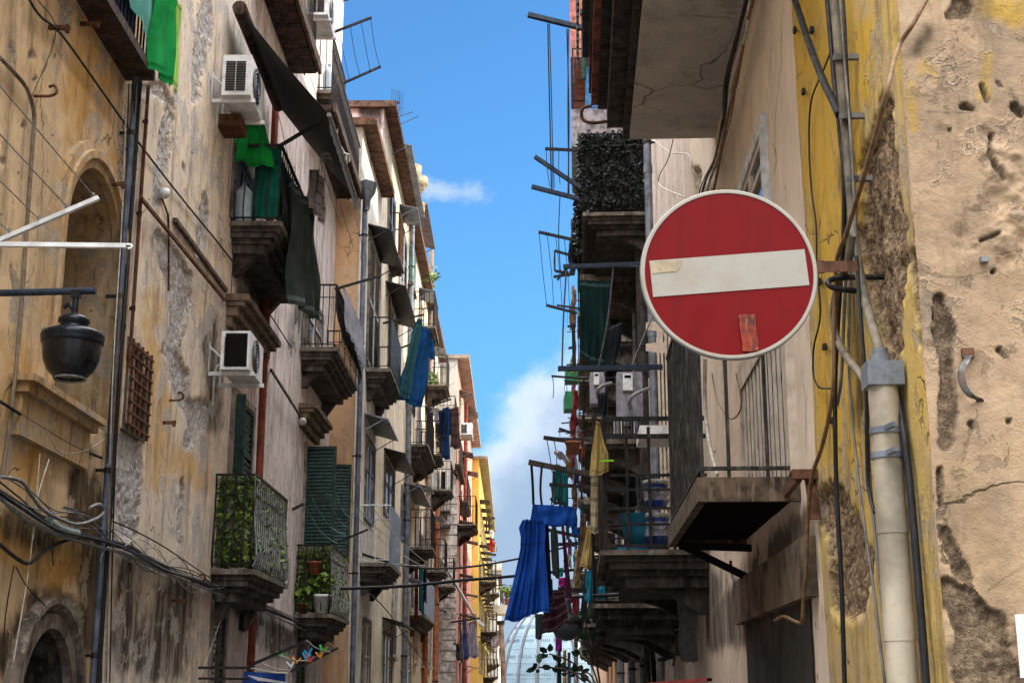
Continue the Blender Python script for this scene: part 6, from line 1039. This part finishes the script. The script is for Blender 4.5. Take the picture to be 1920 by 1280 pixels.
for k, (x, y) in enumerate(((1010, 1250), (1030, 1225), (1052, 1262), (1078, 1190), (1095, 1160), (1090, 1230), (1105, 1200), (1085, 1262))):
    e = at_y(x, y, 19 + .15 * (k % 4)); st.tube(spline([p0, (p0 + e) / 2 + Vector((0, 0, .15)), e]), .012, 5)
    for q in range(7):
        a = Vector((rs.uniform(-1, 1), rs.uniform(-.8, .8), rs.uniform(-.5, .8))).normalized(); c_ = a.cross(Vector((0, 1, .3))).normalized(); L = rs.uniform(.10, .17); v = e + a * .04
        lf.add([v, v + a * L * .3 + c_ * L * .24, v + a * L * .7 + c_ * L * .22, v + a * L, v + a * L * .7 - c_ * L * .22, v + a * L * .3 - c_ * L * .24], [(0, 1, 2, 3, 4, 5)], 0)
st.build('stem', WOODB, t); lf.build('foliage', [paint((.018, .05, .025), .35, 0, .3, 'rubber_leaf', 20)], t)
# -------- drying racks reaching over the alley
WHT = IRON
rack('drying rack high against the sky with two long pulley lines', [(990, 28, 1092, 53, 14, .06), (1003, 294, 1088, 352, 14.2, .05), (997, 350, 1086, 373, 14.0, .05)], [(1027, 45, 1034, 356, 14, .008), (1030, 45, 1037, 356, 14, .006), (1063, 55, 1065, 366, 14, .008), (1066, 55, 1067, 366, 14, .006)], mat=BLUEIRON)
rack('short upper rod with three loose strings against the sky', [(1022, 279, 1082, 282, 17, .04)], [(1024, 281, 1031, 350, 17, .005), (1048, 281, 1050, 345, 17, .005), (1038, 281, 1040, 352, 17, .004)])
rack('rope bound drying rack with five slack strings beside the net covered balcony', [(1010, 435, 1082, 451, 19, .045), (1024, 572, 1082, 587, 21, .045)], [(x0, y0, x1, y1, (19, 21), .005) for x0, y0, x1, y1 in ((1011, 437, 1025, 571), (1026, 440, 1038, 575), (1042, 443, 1054, 578), (1058, 446, 1068, 582))] + [(1050, 366, 1051, 512, 15, .006)])
rack('rusty aerial like rack end with many short rods next to the rope', [(1040, 470, 1068, 478, 24, .05), (1041, 508, 1066, 512, 23, .05), (1038, 519, 1070, 514, 23, .05), (1045, 525, 1062, 503, 23, .04), (1040, 470, 1040, 508, 23.5, .03)], [(1040, 472, 1041, 508, 23.5, .006)])
rack('wall pole with curled hooks beside the dark green tarpaulin', [(1075, 608, 1077, 690, 26, .07), (1064, 612, 1080, 610, 26, .05), (1066, 653, 1078, 650, 26, .05)])
rack('rod with short strings above the white hanging shirt', [(1019, 820, 1084, 829, 21, .07), (1048, 803, 1074, 812, 24, .05)], [(1025, 822, 1035, 885, 21, .007), (1038, 823, 1044, 870, 21, .007), (1049, 804, 1050, 818, 24, .006)])
YR = 13.6
rack('brown drying bar with knotted ropes carrying the blue dress', [(991, 866, 1112, 891, YR, .06)], [(996, 868, 1000, 945, (YR, YR + .2), .014), (1016, 872, 1018, 962, (YR, YR + .2), .012), (1036, 945, 1037, 975, YR + .1, .012), (1056, 940, 1056, 985, YR + .1, .012)], mat=paint((.05, .038, .03), .7, .2, .4, 'brown_bar'))
rack('dark drying rod carrying the teal clothes', [(1030, 908, 1112, 913, 16.5, .05), (1032, 934, 1045, 944, 16.5, .04), (1028, 993, 1098, 1008, 17.5, .05), (1046, 1020, 1095, 1018, 18, .05), (1046, 1104, 1100, 1107, 15, .06)], [(1033, 908, 1034, 945, 16.5, .008)])
for k, (y, Y) in enumerate(((745, 30), (700, 34), (752, 28))): tag(MB().box(AX, *(at_y(x, y, Y).x for x in ((1060, 1084) if k != 2 else (1058, 1075))), Y, Y + .5, at_y(1070, y + 14, Y).z, at_y(1070, y - 12, Y).z).build('planter_box', paint((.03, .19, .08), .5, 0, .2, 'green_planter')), ['lower', 'upper', 'outermost'][k] + ' green planter box hung on the far shaded balconies', 'planter', 'green planter boxes')
# -------- clothes on the racks
DB = cloth_mat((.012, .075, .36), 'cobalt'); DKJ = cloth_mat((.008, .012, .022), 'black_denim'); BUR = cloth_mat((.055, .02, .028), 'burgundy'); GRC = cloth_mat((.06, .08, .085), 'slate_cloth'); TL_ = cloth_mat((.01, .17, .15), 'teal_shirt'); WC = cloth_mat((.5, .46, .5), 'white_cloth')
hung('dress', 'long cobalt blue flared dress hanging from the brown drying bar', 'dress', [(975, 974), (1022, 974), (1032, 1148), (945, 1164)], (YR - .15, YR - .15, YR - .25, YR - .2), DB, folds=2.5, amp=.06, shape=[(0, .1, .95), (.08, .0, 1), (.18, .12, .98), (.3, .16, .94), (.6, .08, .97), (1, .0, 1.0)], nu=40, nv=50, seed=12)
hung('dress_strap', 'cobalt blue bodice of the flared dress folded over the rope', 'dress', [(993, 945), (1012, 948), (1014, 1000), (990, 1000)], YR - .1, DB, folds=1, amp=.03, shape=[(0, .3, .7), (1, 0, 1)])
hung('cloth', 'cobalt blue cloth band pegged along the ropes behind the flared dress', 'cloth', [(999, 944), (1077, 950), (1078, 985), (1003, 985)], (YR, YR, YR, YR), DB, folds=2, amp=.03, sag=.0)
hung('cloth', 'cobalt blue end of the pegged band drooping at its far corner', 'cloth', [(1066, 975), (1078, 975), (1087, 1002), (1076, 1004)], YR + .1, DB, folds=1, amp=.02)
hung('trousers', 'black trousers hanging beside the flared blue dress', 'trousers', [(1008, 968), (1028, 968), (1036, 1132), (1012, 1122)], YR + .1, DKJ, folds=2, amp=.05, shape=[(0, .25, .75), (.1, 0, 1), (1, .3, 1)])
hung('trousers', 'slate grey trouser leg hanging beside the black trousers', 'trousers', [(1033, 968), (1044, 968), (1052, 1085), (1030, 1078)], YR + .3, GRC, folds=1, amp=.04, shape=[(0, .3, .7), (.15, .2, .8), (.3, 0, 1), (1, .3, .9)])
hung('trousers', 'dark denim hem with a light blue cuff under the black trousers', 'trousers', [(1018, 1085), (1036, 1085), (1038, 1132), (1020, 1132)], YR + .15, cloth_mat((.02, .05, .1), 'denim_hem'), folds=1, amp=.03)
hung('towel', 'burgundy patterned towel hanging diagonally under the blue dress', 'towel', [(1030, 1105), (1058, 1105), (1066, 1165), (1008, 1196)], YR + .4, BUR, folds=2, amp=.05)
hung('trousers', 'grey trouser leg hanging lowest in front of the glass dome', 'trousers', [(1003, 1150), (1018, 1150), (1016, 1198), (1004, 1198)], YR + .35, GRC, folds=1, amp=.02)
hung('cloth', 'narrow purple and green cloth strip by the slate trouser leg', 'cloth', [(1052, 985), (1058, 985), (1074, 1130), (1064, 1130)], YR + .6, cloth_mat((.1, .02, .05), 'plum'), folds=1, amp=.03)
for k, (x0, x1, y0, y1, m, g) in enumerate(((1036, 1042, 880, 945, GRC, 'grey towel'), (1042, 1050, 868, 940, TL_, 'teal shirt sleeve'), (1046, 1054, 880, 948, cloth_mat((.05, .09, .15), 'slate_blue_shirt'), 'slate blue shirt'), (1053, 1065, 872, 950, TL_, 'long teal shirt'))): hung('shirt', g + ' hanging on the dark drying rod', 'shirt', [(x0, y0), (x1, y0 + 4), (x1 + 1, y1), (x0 - 1, y1)], 16.4 + .2 * k, m, folds=1, amp=.05, group='washing on the dark drying rod')
hung('shirt', 'white shirt pegged above the teal clothes', 'shirt', [(1030, 838), (1066, 852), (1072, 868), (1042, 862)], 18, WC, folds=2, amp=.06, shape=[(0, .35, .65), (.4, .1, .9), (1, .3, 1)])
pot('dark red plant pot in a wire holder above the teal clothes', at_y(1074, 852, 18), .1, .17, TERRA, False)
hung('cloth', 'turquoise cloth above the lowest crossbar near the globe lamp', 'cloth', [(1046, 1064), (1056, 1064), (1056, 1080), (1046, 1080)], 20, TL_, folds=1, amp=.03); hung('cloth', 'magenta cloth near the globe lamp', 'cloth', [(1047, 1082), (1062, 1082), (1062, 1100), (1047, 1100)], 20.2, cloth_mat((.3, .02, .16), 'magenta'), folds=1, amp=.03); hung('cloth', 'magenta towel low beside the rubber plant', 'cloth', [(1042, 1190), (1054, 1190), (1054, 1222), (1042, 1222)], 24, cloth_mat((.25, .02, .2), 'purple'), folds=1, amp=.05)
for k, (x0, x1, y0, y1, m, g) in enumerate(((1045, 1052, 1222, 1290, DKJ, 'black towel'), (1056, 1062, 1218, 1285, cloth_mat((.55, .3, .08), 'orange_towel'), 'orange towel'), (1064, 1070, 1222, 1290, cloth_mat((.1, .13, .22), 'blue_grey'), 'blue grey towel'), (1076, 1084, 1220, 1290, cloth_mat((.4, .38, .38), 'light_grey'), 'light grey towel'))): hung('towel', g + ' in the low row behind the rubber plant', 'towel', [(x0, y0), (x1, y0), (x1 + 1, y1), (x0, y1)], 22 + .2 * k, m, folds=1, amp=.06, group='low towels behind the rubber plant')
MX = [((.35, .33, .36), 'grey'), ((.04, .08, .2), 'navy'), ((.3, .04, .05), 'red'), ((.5, .48, .45), 'white'), ((.02, .14, .16), 'teal'), ((.35, .16, .05), 'orange'), ((.2, .05, .16), 'plum'), ((.02, .02, .022), 'black')]
for k in range(22):
    Y = rs.uniform(17, 34); x = 1092 - (Y - 17) * .35 - rs.uniform(0, 34); y = rs.uniform(790, 1200); w_ = rs.uniform(6, 15); h_ = rs.uniform(26, 62) * 20 / Y; c_, g = MX[k % 8]
    hung('towel', g + ' item in the mixed washing between the racks and the bucket balcony', 'towel', [(x, y), (x + w_, y + 2), (x + w_ + rs.uniform(-2, 3), y + h_), (x - rs.uniform(-2, 3), y + h_ - 3)], Y, cloth_mat(c_, 'mixed_' + g), folds=rs.choice([1, 2]), amp=.05, seed=k, group='mixed washing on the shaded racks', shape=rs.choice([None, [(0, .3, .7), (.12, 0, 1), (.3, .15, .85), (1, .1, .9)], [(0, .1, .9), (1, 0, 1)]]))
# -------- the far shaded row: more balconies and washing
rs = random.Random(31); n = 0
CL = [(.35, .33, .36), (.05, .09, .2), (.3, .05, .05), (.5, .48, .45), (.02, .14, .16), (.2, .12, .08), (.45, .35, .15), (.03, .03, .035)]
CLN = ['grey', 'navy', 'red', 'white', 'teal', 'brown', 'mustard', 'black']
for hs, h in ((24.5, HR3), (29, HR3), (33.5, HR3), (39.5, HR4), (45, HR4), (51, HR4), (57, HR4)):
    for zf in (3.0, 6.0, 9.2, 12.3):
        if zf > 10 and h is HR3 and hs < 33: continue
        balcony(h, WR, hs, hs + 2.7, 1.15, zf + rs.uniform(-.2, .2), 'stone', rail=1.1, gap=.2, r=.012, th=.12)
        window(h, WR, hs + .7, hs + 1.9, zf + .2, zf + 2.3, 'louver', leaf=rs.choice([GREENSH, BLUEG, WOODB]), frame=STONE, pitch=.12, sill=False)
        k = rs.randrange(8); o_ = 1.25; c0 = WR.P(hs + .2, o_, zf + 1.0); 
        if rs.random() < .8: cloth('washing', CLN[k] + ' washing draped over a far shaded balcony rail', 'laundry', WR.P(hs + .3, o_, zf + 1.05), WR.P(hs + .3 + rs.uniform(.6, 1.6), o_, zf + 1.05), WR.P(hs + .3 + 1.2, o_ + .05, zf + rs.uniform(.0, .4)), WR.P(hs + .3, o_ + .05, zf + .1), cloth_mat(CL[k], CLN[k]), folds=2, amp=.05, group='washing on far shaded balconies')
for k in range(16):
    Y = 18 + k * 2.4; x1 = 1092 - k * .6; y = rs.uniform(560, 1180); L = rs.uniform(30, 60) * 22 / Y; dy = rs.uniform(-6, 10)
    rack('thin dark drying rod reaching out from a far shaded balcony', [(x1 - L, y - dy, x1 + 12, y, Y, .035)], [(x1 - L + 2, y - dy, x1 - L + 3, y + rs.uniform(14, 40), Y, .006)] if k % 2 else (), group='thin rods on the far shaded balconies')
# roof terrace above
sT_, vT_, zT_ = rb(1071, 205, 29.0); o = balcony(HR3, WR, sT_, sT_ + 3, vT_, zT_, 'plain', rail=1.5, gap=.9, r=.02, th=.9, slab=stone_plus((.26, .22, .22), 'mauve_parapet'), edge=stone_plus((.26, .22, .22), 'mauve_parapet')); o['label'] = 'high mauve balcony with thin iron railing'
MB().box(WR, sT_ + 1.2, sT_ + 4, -.05, vT_ - .35, zT_ + .02, zT_ + 1.6).build('bay_wall', paint((.03, .14, .3), .7, 0, .3, 'blue_wall'), HR3); MB().box(WR, sT_ + 1.0, sT_ + 4.2, -.05, vT_, zT_ + 1.75, zT_ + 4.5).build('upper_storey', stone_plus((.45, .16, .1), 'salmon_storey'), HR3)
p = at_y(1094, 25, 15); tag(MB().tube([at_y(1094, 25, 15), at_y(1095, 148, 15)], .028, 10).tube([at_y(1094, 20, 15), at_y(1094, 28, 15)], .045, 10).build('folded_parasol', paint((.01, .07, .06), .6, 0, .2, 'green_tube')), 'dark green rolled blind standing upright beside the corrugated screen', 'rolled blind')
